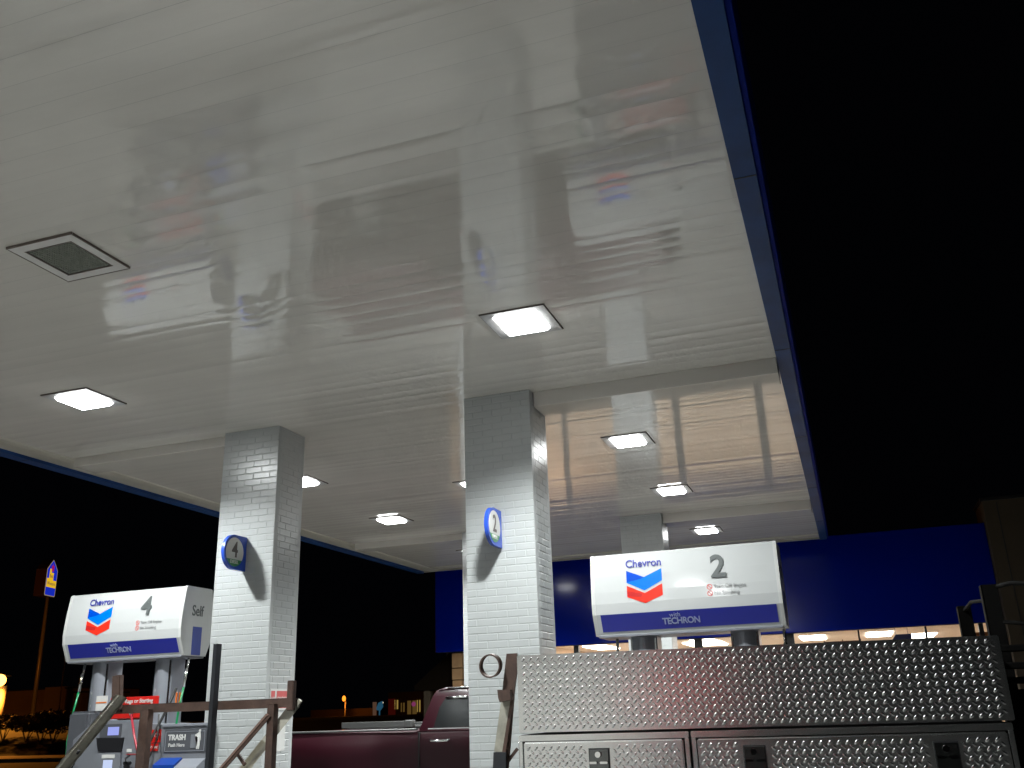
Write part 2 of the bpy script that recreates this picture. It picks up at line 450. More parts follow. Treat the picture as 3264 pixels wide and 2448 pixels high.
# ---------------------------------------------------------------- number signs on the columns
def blade(num, x, lab):
    yh = 8.296; r = .178; cy = 8.095; cz = 3.275
    e = thing('number_sign', lab, 'sign', (x, yh, cz), 'round numbered blade signs on the columns')
    bm = B()
    pts = [(yh, cz-.178), (yh, cz+.178)]
    for k in range(25):
        a = math.pi/2+math.pi*k/24; pts.append((cy+r*math.cos(a), cz+r*math.sin(a)))
    prism(bm, pts, lambda u, v, d: Vector((d, u, v)), x-.018, x+.018)
    panel = obj('sign_panel', bm, mat('blue_sign_face', (0.0195, 0.065, 0.403), rough=.25), e)
    R = .148; zc = -.075
    def disc(m, name, lo, hi, d0):
        bm = B(); pts = []
        for k in range(48):
            a = 2*math.pi*k/48; pts.append((cy+R*math.cos(a), max(lo, min(hi, R*math.sin(a)))+cz))
        prism(bm, pts, lambda u, v, d: Vector((d, u, v)), x+.0185, x+d0); return obj(name, bm, m, e)
    disc(M['white'], 'number_disc', zc, 1, .021)
    gsec = disc(mat('green_sign_band', (0.013, 0.169, 0.0455), rough=.3), 'fuel_band', -1, zc-.001, .021)
    text(num, .225, mat('brown_black_ink', (.06, .04, .035), rough=.4), e, (x+.0215, cy, cz+.018), (0, 1, 0), (0, 0, 1), 'numeral', bold=.004, sx=.9)
    text('DIESEL', .048, M['white'], e, (x+.0215, cy, cz-.102), (0, 1, 0), (0, 0, 1), 'lettering', bold=.001)
blade('4', -5.86, 'blue rounded number 4 diesel sign jutting from its brick column')
blade('2', -3.0, 'blue rounded number 2 diesel sign jutting from its brick column')

# notices on the side of column 4
xs_ = CX[0]+W+.0025
nt1 = thing('notice_sign', 'white notice with red lettering on the side of the number 4 column', 'notice', (xs_, 8.56, 1.72))
bm = B(); box(bm, xs_-.001, xs_+.003, 8.37, 8.76, 1.72, 1.925); obj('backing', bm, M['white'], nt1)
bm = B(); box(bm, xs_+.0035, xs_+.004, 8.385, 8.455, 1.74, 1.905); box(bm, xs_+.0035, xs_+.004, 8.485, 8.75, 1.74, 1.905); obj('red_panel', bm, mat('faded_red', (0.42, 0.084, 0.084), rough=.5), nt1)
text('NO SMOKING', .075, M['white'], nt1, (xs_+.005, 8.57, 1.82), (0, 1, 0), (0, 0, 1), 'lettering', sx=.75)
bm = B(); box(bm, xs_, xs_+.003, 8.50, 8.67, 1.335, 1.70)
tag(obj('paper_notice', bm, M['white']), 'blank looking white paper sheet taped low on the number 4 column', 'notice')

# ---------------------------------------------------------------- fuel pumps
PROF = [(8.285, 2.295), (8.205, 2.47), (8.195, 2.56), (8.20, 2.66), (8.215, 2.80), (8.245, 2.985), (8.262, 2.998),
        (8.655, 2.998), (8.670, 2.985), (8.70, 2.80), (8.712, 2.66), (8.715, 2.56), (8.705, 2.47), (8.625, 2.295)]
def face_frame(z):
    """point and up-vector on the front of the sign at height z"""
    P = PROF[:6]
    for (y0, z0), (y1, z1) in zip(P, P[1:]):
        if z0 <= z <= z1:
            t = (z-z0)/(z1-z0); return y0+(y1-y0)*t, Vector((0, y1-y0, z1-z0)).normalized()
def sign_patch(poly, X, off):
    """polygon (x,z) laid on the curved front, 'off' proud, cut in bands so that it follows the curve"""
    bm = B(); vs = []
    for x, z in poly:
        y, v = face_frame(z); nrm = Vector((1, 0, 0)).cross(v)
        vs.append(bm.verts.new(Vector((X+x, y, z))+nrm*off))
    bm.faces.new(vs)
    for zc in (2.56, 2.66, 2.80):
        g_ = bm.verts[:]+bm.edges[:]+bm.faces[:]
        bmesh.ops.bisect_plane(bm, geom=g_, plane_co=(0, 0, zc), plane_no=(0, 0, 1))
    for v in bm.verts:
        y, vv = face_frame(v.co.z); nrm = Vector((1, 0, 0)).cross(vv); v.co.y = y+nrm.y*off
    bmesh.ops.solidify(bm, geom=bm.faces[:], thickness=-.0012)
    return bm
def front_text(body, size, m, parent, x, z, **k):
    y, v = face_frame(z); nrm = Vector((1, 0, 0)).cross(v)
    return text(body, size, m, parent, Vector((x, y, z))+nrm*k.pop('off', .0065), (1, 0, 0), v, **k)
def pump(num, X0, X1, lab, self_end):
    XC = (X0+X1)/2
    e = thing('fuel_pump', lab, 'fuel pump', (XC, 8.45, .16), 'fuel pumps on the near island')
    # --- sign head
    bm = B(); prism(bm, PROF, lambda u, v, d: Vector((d, u, v)), X0+.03, X1-.03)
    head = obj('sign_head', bm, M['signwhite'], e)
    for xa, xb in ((X0, X0+.03), (X1-.03, X1)):
        c = (8.455, 2.645)
        bm = B(); prism(bm, [(c[0]+(u-c[0])*1.015, c[1]+(v-c[1])*1.006) for u, v in PROF], lambda u, v, d: Vector((d, u, v)), xa, xb)
        obj('end_cap', bm, M['signend'], head)
    bm = B(); box(bm, X0+.03, X1-.03, 8.27, 8.64, 2.275, 2.296, .003); obj('bottom_rail', bm, M['pump'], head)
    bx = lambda a, b: [(a, 2.325), (b, 2.325), (b, 2.468), (a, 2.468)]
    obj('blue_band', sign_patch(bx(X0+.07, X1-.055), 0, .003), M['signblue'], head)
    f = (X1-X0)/1.54
    lx = X0+.455*f   # logo centre
    def lg(p, m, o): obj('emblem', sign_patch(p, lx, o), m, head)
    h = .158
    lg([(-h, 2.838), (0, 2.772), (h, 2.838), (h, 2.732), (0, 2.655), (-h, 2.732)], M['logoblue'], .003)
    lg([(-h, 2.836), (0, 2.770), (-.03, 2.757), (-h+.004, 2.706+.03)], M['logodark'], .0045)
    lg([(-h, 2.705), (0, 2.632), (h, 2.705), (h, 2.606), (0, 2.545), (-h, 2.606)], M['logored'], .003)
    lg([(-h+.002, 2.66), (-.02, 2.628), (-h*.2, 2.60), (-h+.002, 2.612)], M['logodred'], .0045)
    front_text('Chevron', .098, M['logoink'], head, lx, 2.893, name='lettering', bold=.0016, sx=.93)
    nx = X0+1.065*f
    front_text(num, .272, M['numgray'], head, nx, 2.808, name='numeral', bold=.006, off=.007)
    for z, t_ in ((2.645, 'Turn Off Engine'), (2.590, 'No Smoking')):
        y, v = face_frame(z); nrm = Vector((1, 0, 0)).cross(v)
        bm = B(); c = Vector((nx-.085, y, z))+nrm*.003
        ring = []
        for rr in (.024, .018):
            ring.append([bm.verts.new(c+Vector((1, 0, 0))*rr*math.cos(a)+v*rr*math.sin(a)) for a in [2*math.pi*k/20 for k in range(20)]])
        for k in range(20): bm.faces.new((ring[0][k], ring[0][(k+1) % 20], ring[1][(k+1) % 20], ring[1][k]))
        beam(bm, c+Vector((-.014, 0, .014)), c+Vector((.014, 0, -.014)), .006, .001)
        obj('warning_symbol', bm, M['smallred'], head)
        front_text(t_, .042, M['smallgray'], head, nx-.05, z, name='lettering', align='LEFT')
    cx = X0+.71*f
    front_text('with', .055, M['bandtext'], head, cx-.03, 2.436, name='lettering', sx=1.0)
    front_text('TECHRON', .078, M['bandtext'], head, cx+.02, 2.385, name='lettering', bold=.0015, sx=.93, spacing=.92)
    # end face: Self and blue bar
    text('Self', .155, M['numgray'], head, (X1+.002, 8.445, 2.748), (0, 1, 0), (0, 0, 1), 'lettering', bold=.002, sx=.85)
    bm = B(); box(bm, X1, X1+.0025, 8.385, 8.535, 2.30, 2.588); obj('side_bar', bm, mat('soft_blue_bar', (0.0325, 0.0585, 0.273), rough=.4), head)
    # --- uprights
    for a, b, c_ in ((X0+.265*f, X0+.49*f, 0), (X0+1.09*f, X0+1.31*f, 1)):
        bm = B()
        # rounded front column
        pts = [(b, 8.60), (a, 8.60), (a, 8.42)]
        for k in range(11):
            t = k/10; pts.append((a+(b-a)*t, 8.40-.055*math.sin(math.pi*t)))
        pts.append((b, 8.42))
        prism(bm, pts, lambda u, v, d: Vector((u, v, d)), 1.20, 2.277)
        p = obj('upright', bm, M['pumppost'], e)
        bm = B(); box(bm, a+.008, a+.02, 8.375, 8.40, 1.3, 2.26); box(bm, b-.02, b-.008, 8.375, 8.40, 1.3, 2.26); obj('edge_strip', bm, M['trimchrome'], p)
        for k in range(5):
            bm = B(); box(bm, a+.06, a+.068, 8.355, 8.362, 1.95-k*.13, 1.975-k*.13); obj('rivet', bm, M['white'], p)
    bm = B(); box(bm, X0+.42*f, X0+.56*f, 8.335, 8.345, 1.78, 1.93); obj('sticker', bm, M['white'], e)
    bm = B(); box(bm, X0+.42*f, X0+.56*f, 8.3325, 8.334, 1.855, 1.868); obj('sticker_line', bm, M['orange'], e)
    # red header strips
    bm = B(); box(bm, X0+.60*f, X0+1.22*f, 8.34, 8.36, 1.80, 1.905, .004); hd = obj('red_header', bm, M['red'], e)
    text('Clean Rags or Starting', .058, M['white'], hd, (X0+.90*f, 8.338, 1.862), (1, 0, 0), (0, 0, 1), 'lettering', bold=.001, sx=.95)
    bm = B(); box(bm, X0+.56*f, X0+1.12*f, 8.24, 8.27, 1.69, 1.755, .008); obj('red_strip', bm, M['red'], e)
    # cabinet
    bm = B()
    a, b = X0+.42*f, X0+1.44*f
    prism(bm, [(X0+.62*f, 1.680), (X0+1.10*f, 1.675), (X0+1.15*f, 1.64), (b, 1.62), (b, .18), (X0+.30*f, .18), (X0+.30*f, 1.50), (X0+.50*f, 1.64)],
          lambda u, v, d: Vector((u, d, v)), 8.20, 8.72)
    cab = obj('cabinet', bm, M['pump'], e)
    bm = B(); box(bm, X0+.16*f, X0+.44*f, 8.235, 8.66, .18, 1.78, .03, 3); obj('side_pillar', bm, M['pumpdark'], e)
    for k in range(8):
        for q in range(2):
            bm = B(); box(bm, X0+(.30+.045*q)*f, X0+(.306+.045*q)*f, 8.231, 8.234, 1.48-k*.045-q*.02, 1.505-k*.045-q*.02)
            obj('indicator_light', bm, M['white'], e)
    # display, screen and keypad
    bm = B(); box(bm, X0+.64*f, X0+.91*f, 8.19, 8.2, 1.50, 1.645, .003); dp = obj('display_bezel', bm, M['pumpdark'], cab)
    bm = B(); box(bm, X0+.745*f, X0+.885*f, 8.187, 8.189, 1.535, 1.615); obj('display', bm, M['screen'], dp)
    bm = B(); prism(bm, [(X0+.615*f, 1.516), (X0+.955*f, 1.510), (X0+.94*f, 1.378), (X0+.66*f, 1.383)], lambda u, v, d: Vector((u, d, v)), 8.175, 8.20)
    obj('screen_hood', bm, M['black'], cab)
    bm = B(); prism(bm, [(X0+.64*f, 1.37), (X0+.95*f, 1.37), (X0+.97*f, 1.10), (X0+.56*f, 1.10)], lambda u, v, d: Vector((u, d, v)), 8.165, 8.20)
    kp = obj('keypad_panel', bm, M['pump'], cab)
    bm = B(); box(bm, X0+.725*f, X0+.885*f, 8.161, 8.164, 1.318, 1.353); obj('label_strip', bm, M['white'], kp)
    bm = B(); box(bm, X0+.75*f, X0+.865*f, 8.161, 8.164, 1.18, 1.302); obj('keypad_display', bm, M['screenpale'], kp)
    bm = B(); box(bm, X0+1.0*f, X0+1.13*f, 8.196, 8.2, 1.348, 1.353); obj('price_line', bm, M['red'], cab)
    bm = B(); box(bm, X0+1.0*f, X0+1.06*f, 8.196, 8.2, 1.37, 1.40); obj('grade_label', bm, M['white'], cab)
    bm = B(); box(bm, X0+1.27*f, X0+1.405*f, 8.19, 8.2, 1.455, 1.575); box(bm, X0+1.27*f, X0+1.385*f, 8.19, 8.2, 1.375, 1.445)
    st = obj('warning_sticker', bm, M['red'], cab)
    text('STOP', .05, M['white'], st, (X0+1.335*f, 8.189, 1.52), (1, 0, 0), (0, 0, 1)); text('NO FIRE', .03, M['white'], st, (X0+1.328*f, 8.189, 1.41), (1, 0, 0), (0, 0, 1))
    # nozzles and hoses
    def nozzle(x):
        bm = B(); beam(bm, (x, 8.13, 1.26), (x, 8.17, 1.06), .05, .045, bev=.008); beam(bm, (x-.045, 8.14, 1.27), (x+.045, 8.14, 1.27), .03, .03, bev=.006)
        tube(bm, [(x, 8.12, 1.27), (x, 8.11, 1.315), (x+.01, 8.15, 1.34)], .012, 8)
        return obj('nozzle', bm, M['black'], e)
    nozzle(X0+1.07*f); nozzle(X0+.36*f)
    bm = B(); tube(bm, [(X0+1.46*f, 8.30, 1.97), (X0+1.42*f, 8.22, 1.75), (X0+1.34*f, 8.14, 1.50), (X0+1.30*f, 8.10, 1.36), (X0+1.27*f, 8.10, 1.1), (X0+1.15*f, 8.1, .8), (X0+1.07*f, 8.13, 1.07)], .014, 10); obj('hose', bm, M['rubber'], e)
    bm = B(); tube(bm, [(X0+1.34*f, 8.22, 1.72), (X0+1.42*f, 8.13, 1.5), (X0+1.38*f, 8.1, 1.35), (X0+1.32*f, 8.12, 1.28)], .009, 8); obj('hose', bm, M['rubber'], e)
    bm = B(); tube(bm, [(X0+.975*f, 8.235, 1.745), (X0+1.13*f, 8.13, 1.535), (X0+1.25*f, 8.07, 1.36), (X0+1.40*f, 8.05, 1.20)], .012, 10); hs = obj('hose', bm, M['redhose'], e, label='red hose')
    bm = B(); tube(bm, [(X0+.97*f, 8.24, 1.755), (X0+.985*f, 8.228, 1.73)], .02, 10); obj('hose_cuff', bm, M['white'], hs)
    for xx, mm in ((X0+.135*f, 'green'), (X0+1.49*f, 'green')):
        bm = B(); tube(bm, [(xx+.02, 8.40, 2.27), (xx+.022, 8.37, 2.12)], .013, 8); tube(bm, [(xx+.022, 8.37, 2.16), (xx+.014, 8.36, 1.98)], [.018, .014], 8)
        h1 = obj('retractor_cable', bm, M['trimchrome'], e)
        bm = B(); tube(bm, [(xx+.014, 8.36, 1.99), (xx, 8.33, 1.78), (xx-.005, 8.30, 1.5), (xx+.05, 8.26, 1.2)], .011, 8); obj('hose', bm, M[mm], e, label='green hose')
    bm = B(); box(bm, X1-.115, X1-.10, 8.34, 8.36, 1.80, 1.93, .004); box(bm, X1-.075, X1-.06, 8.34, 8.36, 1.80, 1.93, .004); obj('hose_clip', bm, M['orange'], e)
    return e
pump('4', -8.05, -6.51, 'grey fuel pump under the white sign numbered 4, left of its column', True)
p2 = pump('2', -2.115, -.475, 'fuel pump whose large white sign numbered 2 shows above the toolbox', False); p2.location.z -= .055

# far island pump, glimpsed low beside the far column
# ---------------------------------------------------------------- rubbish bin
tb = thing('trash_bin', 'grey trash bin with black push panel beside the number 4 pump', 'bin', (-6.35, 8.45, .16))
bm = B(); box(bm, -6.625, -6.24+.165, 8.20, 8.66, .16, 1.605, .012, 2); body = obj('body', bm, M['pump'], tb)
bm = B(); box(bm, -6.635, -6.065, 8.185, 8.67, 1.595, 1.625, .008, 2); obj('lid', bm, M['pumppost'], tb)
bm = B(); box(bm, -6.60, -6.10, 8.193, 8.20, 1.355, 1.575, .003); fl = obj('push_flap', bm, M['pumpdark'], tb)
bm = B()
for a in (-6.585, -6.12): box(bm, a, a+.005, 8.190, 8.1925, 1.372, 1.548)
for z in (1.367, 1.548): box(bm, -6.585, -6.115, 8.190, 8.1925, z, z+.005)
obj('border', bm, M['pumppost'], fl)
text('TRASH', .072, M['white'], fl, (-6.445, 8.19, 1.495), (1, 0, 0), (0, 0, 1), bold=.0025, sx=.95)
text('Push Here', .046, M['white'], fl, (-6.445, 8.19, 1.425), (1, 0, 0), (0, 0, 1), bold=.001)
bm = B(); box(bm, -6.28, -6.215, 8.189, 8.192, 1.395, 1.52, .003); obj('bin_symbol', bm, M['pump'], fl)
bm = B()
man = [(0, .03), (.012, .03), (.018, .0), (.022, -.045), (.014, -.045), (.014, -.085), (.006, -.13), (-.006, -.13), (-.002, -.085), (-.012, -.13), (-.026, -.13), (-.016, -.07), (-.016, -.02), (-.045, -.008), (-.047, .003), (-.012, .022)]
prism(bm, [(-6.182+u, 1.515+v) for u, v in man], lambda u, v, d: Vector((u, d, v)), 8.1885, 8.191)
hc = [(-6.176+.013*math.cos(a), 1.562+.013*math.sin(a)-.006) for a in [2*math.pi*k/14 for k in range(14)]]
prism(bm, hc, lambda u, v, d: Vector((u, d, v)), 8.1885, 8.191)
obj('person_symbol', bm, M['white'], fl)
bm = B(); prism(bm, [(8.20, 1.31), (8.08, 1.25), (8.08, .9), (8.20, .9)], lambda u, v, d: Vector((d, u, v)), -6.62, -6.37); obj('squeegee_tub', bm, M['blueplastic'], tb)
bm = B(); prism(bm, [(8.20, 1.30), (8.06, 1.22), (8.06, .9), (8.20, .9)], lambda u, v, d: Vector((d, u, v)), -6.36, -6.10); obj('towel_box', bm, M['pumppost'], tb)
# small valve gauge on a rod behind the bin
bm = B(); box(bm, -6.19, -6.115, 8.75, 8.80, 1.80, 1.90, .01); tube(bm, [(-6.16, 8.775, .16), (-6.16, 8.775, 1.8)], .012, 8); tube(bm, [(-6.13, 8.775, 1.82), (-6.18, 8.775, 1.93)], .012, 8)
tag(obj('post_fitting', bm, M['galv']), 'small grey metal fitting on a thin rod behind the trash bin', 'fitting')

# ---------------------------------------------------------------- work truck with rack, and its toolbox
truck = thing('work_truck', 'flatbed work truck with brown steel rack behind and beside the diamond plate toolbox', 'truck', (-1.3, 4.4, 0))
bm = B(); box(bm, -4.3, .62, 3.42, 5.5, .98, 1.04, .008); deck = obj('deck', bm, M['blacksteel'], truck)
bm = B(); box(bm, -4.3, 3.0, 3.95, 4.08, .70, .97); box(bm, -4.3, 3.0, 4.85, 4.98, .70, .97); obj('chassis', bm, M['blacksteel'], truck)
bm = B()
prism(bm, [(.95, .55), (.95, 1.72), (1.15, 1.82), (1.9, 1.80), (2.45, 1.28), (3.35, 1.18), (3.45, .55)], lambda u, v, d: Vector((u, d, v)), 3.55, 5.4)
bmesh.ops.bevel(bm, geom=bm.edges[:], offset=.03, segments=2, affect='EDGES', clamp_overlap=True)
obj('cab', bm, M['blacksteel'], truck)
for x in (-3.0, 2.6):
    for y0, y1 in ((3.5, 3.78), (5.15, 5.43)):
        bm = B(); tube(bm, [(x, y0, .4), (x, y1, .4)], .4, 28); wl = obj('wheel', bm, M['tyre'], truck)
        bm = B(); tube(bm, [(x, y0-.006, .4), (x, y1+.006, .4)], .21, 20); obj('rim', bm, M['galv'], wl)
Yr = 4.0
def angle(bm, a, b, w, d=.006, side=None):
    beam(bm, a, b, w, d, side, bev=.0012)
# horizontal rail (angle iron)
a, b = at(250, 1533, Yr), at(636, 1517.5, Yr)
bm = B(); beam(bm, a, b, .042, .005, bev=.001); beam(bm, a+Vector((0, .02, .0155)), b+Vector((0, .02, .0155)), .036, .005, (0, 0, 1), bev=.001)
obj('rail', bm, M['rust'], truck)
def post(px, top, w, m, Y=Yr, nm='post'):
    t = at(px, top, Y); bm = B(); beam(bm, (t.x, Y, 1.02), t, w, .006, bev=.001)
    beam(bm, (t.x+w/2-.003, Y+.02, 1.02), (t.x+w/2-.003, Y+.02, t.z), .034, .005, (1, 0, 0), bev=.001)
    return obj(nm, bm, M[m], truck)
post(313, 1533, .050, 'rust', Yr-.03); post(586, 1521, .036, 'rust', Yr-.03); post(466, 1391, .020, 'bluesteel', Yr-.05)
for px, t, bt, w_ in ((255, 1459, 1537, .050), (631, 1470, 1535, .034)):
    A_, B_ = at(px, t, Yr-.02), at(px-3, bt, Yr-.02); bm = B(); beam(bm, A_, B_, w_, .03, bev=.003); obj('stub_post', bm, M['rust'], truck)
# galvanised braces (half-round guard rail sections)
def brace(p0, p1, w_, m, y0=0, y1=0, curved=True, nm='brace'):
    a = at(*p0, Yr+y0); b = at(*p1, Yr+y1); t = (b-a).normalized(); s = t.cross(Vector((0, -1, 0))).normalized(); nn = s.cross(t)
    bm = B(); K = 7 if curved else 1; rows = []
    for P in (a, b):
        rows.append([bm.verts.new(P+s*((k/K-.5)*w_)+nn*(.012*math.sin(math.pi*k/K))) for k in range(K+1)])
    fs = [bm.faces.new((rows[0][k], rows[0][k+1], rows[1][k+1], rows[1][k])) for k in range(K)]
    for f_ in fs: f_.smooth = curved
    bmesh.ops.solidify(bm, geom=fs, thickness=.006)
    return obj(nm, bm, M[m], truck)
brace((262, 1505), (110, 1690), .078, 'galv_flat', -.05, -.35)
bm = B(); P = at(176, 1625, Yr-.28); tube(bm, [P+Vector((-.006, -.02, -.006)), P+Vector((.006, -.02, .010))], .006, 8); obj('bolt_hole', bm, M['black'], truck)
brace((640, 1519), (505, 1690), .050, 'galv_flat', .03, .03, curved=False)
bm = B(); beam(bm, at(649, 1512, Yr+.02), at(632, 1538, Yr+.02), .022, .012, bev=.002); obj('bracket', bm, M['galv'], truck)
bm = B(); P = at(522, 1640, Yr-.01); beam(bm, P+Vector((-.02, 0, .02)), P+Vector((.02, 0, -.025)), .016, .01); obj('bracket', bm, M['rust'], truck)
a, b = at(578, 1543, Yr-.04), at(455, 1685, Yr-.04)
bm = B(); beam(bm, a, b, .012, .014, bev=.001); obj('brace', bm, M['rustlight'], truck)
o_ = Vector((.014, .0, -.006)); bm = B(); beam(bm, a+o_, b+o_, .013, .008, bev=.001); obj('brace', bm, M['rust'], truck)
# leaning post with hoop beside the toolbox
def quad_bar(pts, Y, th, m, nm):
    bm = B(); P = [at(px, py, Y) for px, py in pts]
    f0 = [bm.verts.new(p) for p in P]; f1 = [bm.verts.new(p+Vector((0, th, 0))) for p in P]
    bm.faces.new(f0); bm.faces.new(f1)
    for k in range(len(P)): bm.faces.new((f0[k], f0[(k+1) % len(P)], f1[(k+1) % len(P)], f1[k]))
    return obj(nm, bm, M[m], truck)
quad_bar([(1094, 1412), (1116, 1411), (1117, 1446), (1112, 1478), (1094, 1700), (1060, 1700), (1076, 1580), (1084, 1500)], 3.62, .012, 'rust', 'leaning_post')
quad_bar([(1082, 1516), (1103, 1512), (1086, 1624), (1067, 1624)], 3.61, .004, 'galv', 'grey_plate')
quad_bar([(1111, 1460), (1117, 1446), (1092, 1628), (1084, 1628)], 3.604, .008, 'rust', 'edge_flange')
quad_bar([(1074, 1490), (1101, 1490), (1103, 1512), (1079, 1517), (1076, 1508)], 3.575, .03, 'rust', 'clamp')
quad_bar([(1066, 1625), (1092, 1625), (1094, 1710), (1062, 1710)], 3.59, .015, 'bluesteel', 'post_foot')
bm = B(); beam(bm, at(1093, 1650, 3.63), at(1118, 1617, 3.63), .011, .01); obj('strut', bm, M['rust'], truck)
c = at(1060, 1438, 3.6); bm = B(); Rr = .0455
rg = []
for k in range(40):
    a_ = 2*math.pi*k/40; d_ = Vector((math.cos(a_)*1.0, 0, math.sin(a_))); ax = Vector((.10, .98, .16)).normalized()
    row = []
    for rr, yy in ((Rr, -.012), (Rr, .012), (Rr-.006, .012), (Rr-.006, -.012)):
        q = Vector((d_.x*rr*.98, 0, d_.z*rr)); q = q+ax*yy; row.append(bm.verts.new(c+q))
    rg.append(row)
for k in range(40):
    A_, B_ = rg[k], rg[(k+1) % 40]
    for j in range(4): bm.faces.new((A_[j], A_[(j+1) % 4], B_[(j+1) % 4], B_[j]))
obj('hoop', bm, M['rust'], truck, smooth=False)
# headache rack at the right end
for y, w_ in ((3.98, .055), (4.90, .070)):
    bm = B(); box(bm, .50, .508+.05, y-.006, y+.006, 1.04, 2.04, .002); box(bm, .50, .506, y-.006, y+.05, 1.04, 2.04, .001)
    obj('rack_upright', bm, M['blacksteel'], truck)
bm = B()
tube(bm, [(.53, 4.9, 2.02), (.53, 4.6, 2.03), (.53, 4.2, 2.0), (.53, 3.99, 1.97)], .008, 8)
tube(bm, [(.555, 3.98, 2.03), (.60, 3.93, 2.035), (.68, 3.85, 2.015), (.80, 3.8, 1.96)], .009, 8)
tube(bm, [(.555, 3.98, 1.90), (.64, 3.95, 1.885), (.8, 3.9, 1.84)], .008, 8)
for z in (1.80, 1.74, 1.69): box(bm, .50, .95, 3.86, 3.90, z-.012, z+.012, .004)
box(bm, .50, .95, 3.87, 3.89, 1.04, 1.66)
obj('rack_bars', bm, M['blacksteel'], truck)

tool = thing('toolbox', 'tall diamond plate aluminium toolbox with two doors, right foreground', 'toolbox', (-.365, 3.65, 1.04))
def lugs(bm, x0, x1, z0, z1, y, skip=(), mg=.010):
    p = .0275; r = random.Random(5)
    nx = int((x1-x0)/p); nz = int((z1-z0)/(p*.96))
    ox = x0+(x1-x0-nx*p)/2; oz = z1-.004
    for j in range(nz*2):
        for i in range(nx+1):
            s = 1 if j % 2 == 0 else -1
            x = ox+p*(i+(.25 if s == 1 else .75)); z = oz-p*.48*(j+.9)
            if x+mg > x1 or x-mg < x0 or z-mg < z0 or z+mg > z1: continue
            if any(a < x < b and c_ < z < d_ for a, b, c_, d_ in skip): continue
            ang = s*math.radians(48)+r.uniform(-.02, .02); hl = .0115; hw = .0048; h = .0017 if s == 1 else .0007  # backslash lugs flattened to stay dull, imitating light from one side
            ca, sa = math.cos(ang), math.sin(ang)
            def w_(u, v, d): return Vector((x+u*ca-v*sa, y-d, z+u*sa+v*ca))
            base = [w_(-hl, 0, -.0002), w_(-hl*.45, -hw, -.0002), w_(hl*.45, -hw, -.0002), w_(hl, 0, -.0002), w_(hl*.45, hw, -.0002), w_(-hl*.45, hw, -.0002)]
            top = [w_(-hl*.55, 0, h), w_(hl*.55, 0, h)]
            bv = [bm.verts.new(q) for q in base]; tv = [bm.verts.new(q) for q in top]
            for f_ in ((0, 1, 't0'), (1, 2, 'tt'), (2, 3, 't1'), (3, 4, 't1'), (4, 5, 'tt'), (5, 0, 't0')):
                if f_[2] == 't0': q = (bv[f_[0]], bv[f_[1]], tv[0])
                elif f_[2] == 't1': q = (bv[f_[0]], bv[f_[1]], tv[1])
                elif f_[0] == 1: q = (bv[1], bv[2], tv[1], tv[0])
                else: q = (bv[4], bv[5], tv[0], tv[1])
                ff = bm.faces.new(q); ff.smooth = True
TY = 3.40
def plate(name, x0, x1, z0, z1, y, th, parent, skip=(), bev=.003):
    bm = B(); box(bm, x0, x1, y, y+th, z0, z1, bev, 2); lugs(bm, x0+.004, x1-.004, z0+.0005, z1-.0005, y, skip, .0095 if z1-z0 > .05 else .003)
    bmesh.ops.recalc_face_normals(bm, faces=bm.faces)
    return obj(name, bm, M['plate'], parent)
up_ = plate('upper_panel', -1.178, .452, 1.562, 1.833, TY, .50, tool)
for v_ in up_.data.vertices:
    if v_.co.z > .5: v_.co.z += .007-(v_.co.x+.81)/1.63*.016*min(1, (v_.co.z-.5)/.28)
for x0, x1 in ((-1.178, -.562), (-.555, .440)):
    # body of each box: frame strips round the door opening
    bm = B(); box(bm, x0, x1, TY+.012, TY+.52, 1.045, 1.5615, .002)
    obj('box_body', bm, M['plategap'], tool)
    plate('frame_strip', x0, x1, 1.540, 1.5605, TY-.010, .02, tool, bev=.002)
    for a, b in ((x0, x0+.016), (x1-.016, x1)):
        bm = B(); box(bm, a, b, TY-.010, TY+.010, 1.045, 1.5395, .002); obj('frame_side', bm, M['plate'], tool)
LX = {0: [-.879], 1: [-.347, .240]}
for i, (x0, x1, zt) in enumerate(((-1.158, -.583, 1.5375), (-.535, .420, 1.5365))):
    sk = [(lx-.05, lx+.05, 1.37, 1.54) for lx in LX[i]]
    bm = B(); lugs(bm, x0+.006, x1-.006, 1.08, zt-.006, TY-.014, sk)
    # door skin with rolled edge
    box(bm, x0, x1, TY-.014, TY+.008, 1.075, zt, .0045, 3)
    d = obj('door', bm, M['plate'], tool)
    for lx in LX[i]:
        bm = B(); box(bm, lx-.043, lx+.043, TY-.018, TY-.006, 1.385, 1.519, .006, 2); lt = obj('latch', bm, M['black'], d)
        bm = B(); box(bm, lx-.034, lx+.034, TY-.0205, TY-.0182, 1.40, 1.508, .001); obj('latch_dish', bm, mat('dark_latch_dish', (.16, .17, .17), rough=.2, metal=1), lt)
        bm = B(); tube(bm, [(lx-.002, TY-.020, 1.492), (lx-.002, TY-.031, 1.492)], .010, 14); tube(bm, [(lx+.006, TY-.021, 1.497), (lx+.006, TY-.033, 1.497)], .0022, 8)
        beam(bm, (lx-.033, TY-.029, 1.466), (lx-.006, TY-.029, 1.466), .0075, .008, bev=.002); beam(bm, (lx+.004, TY-.029, 1.466), (lx+.033, TY-.029, 1.466), .0075, .008, bev=.002)
        obj('latch_handle', bm, M['chrome'], lt)

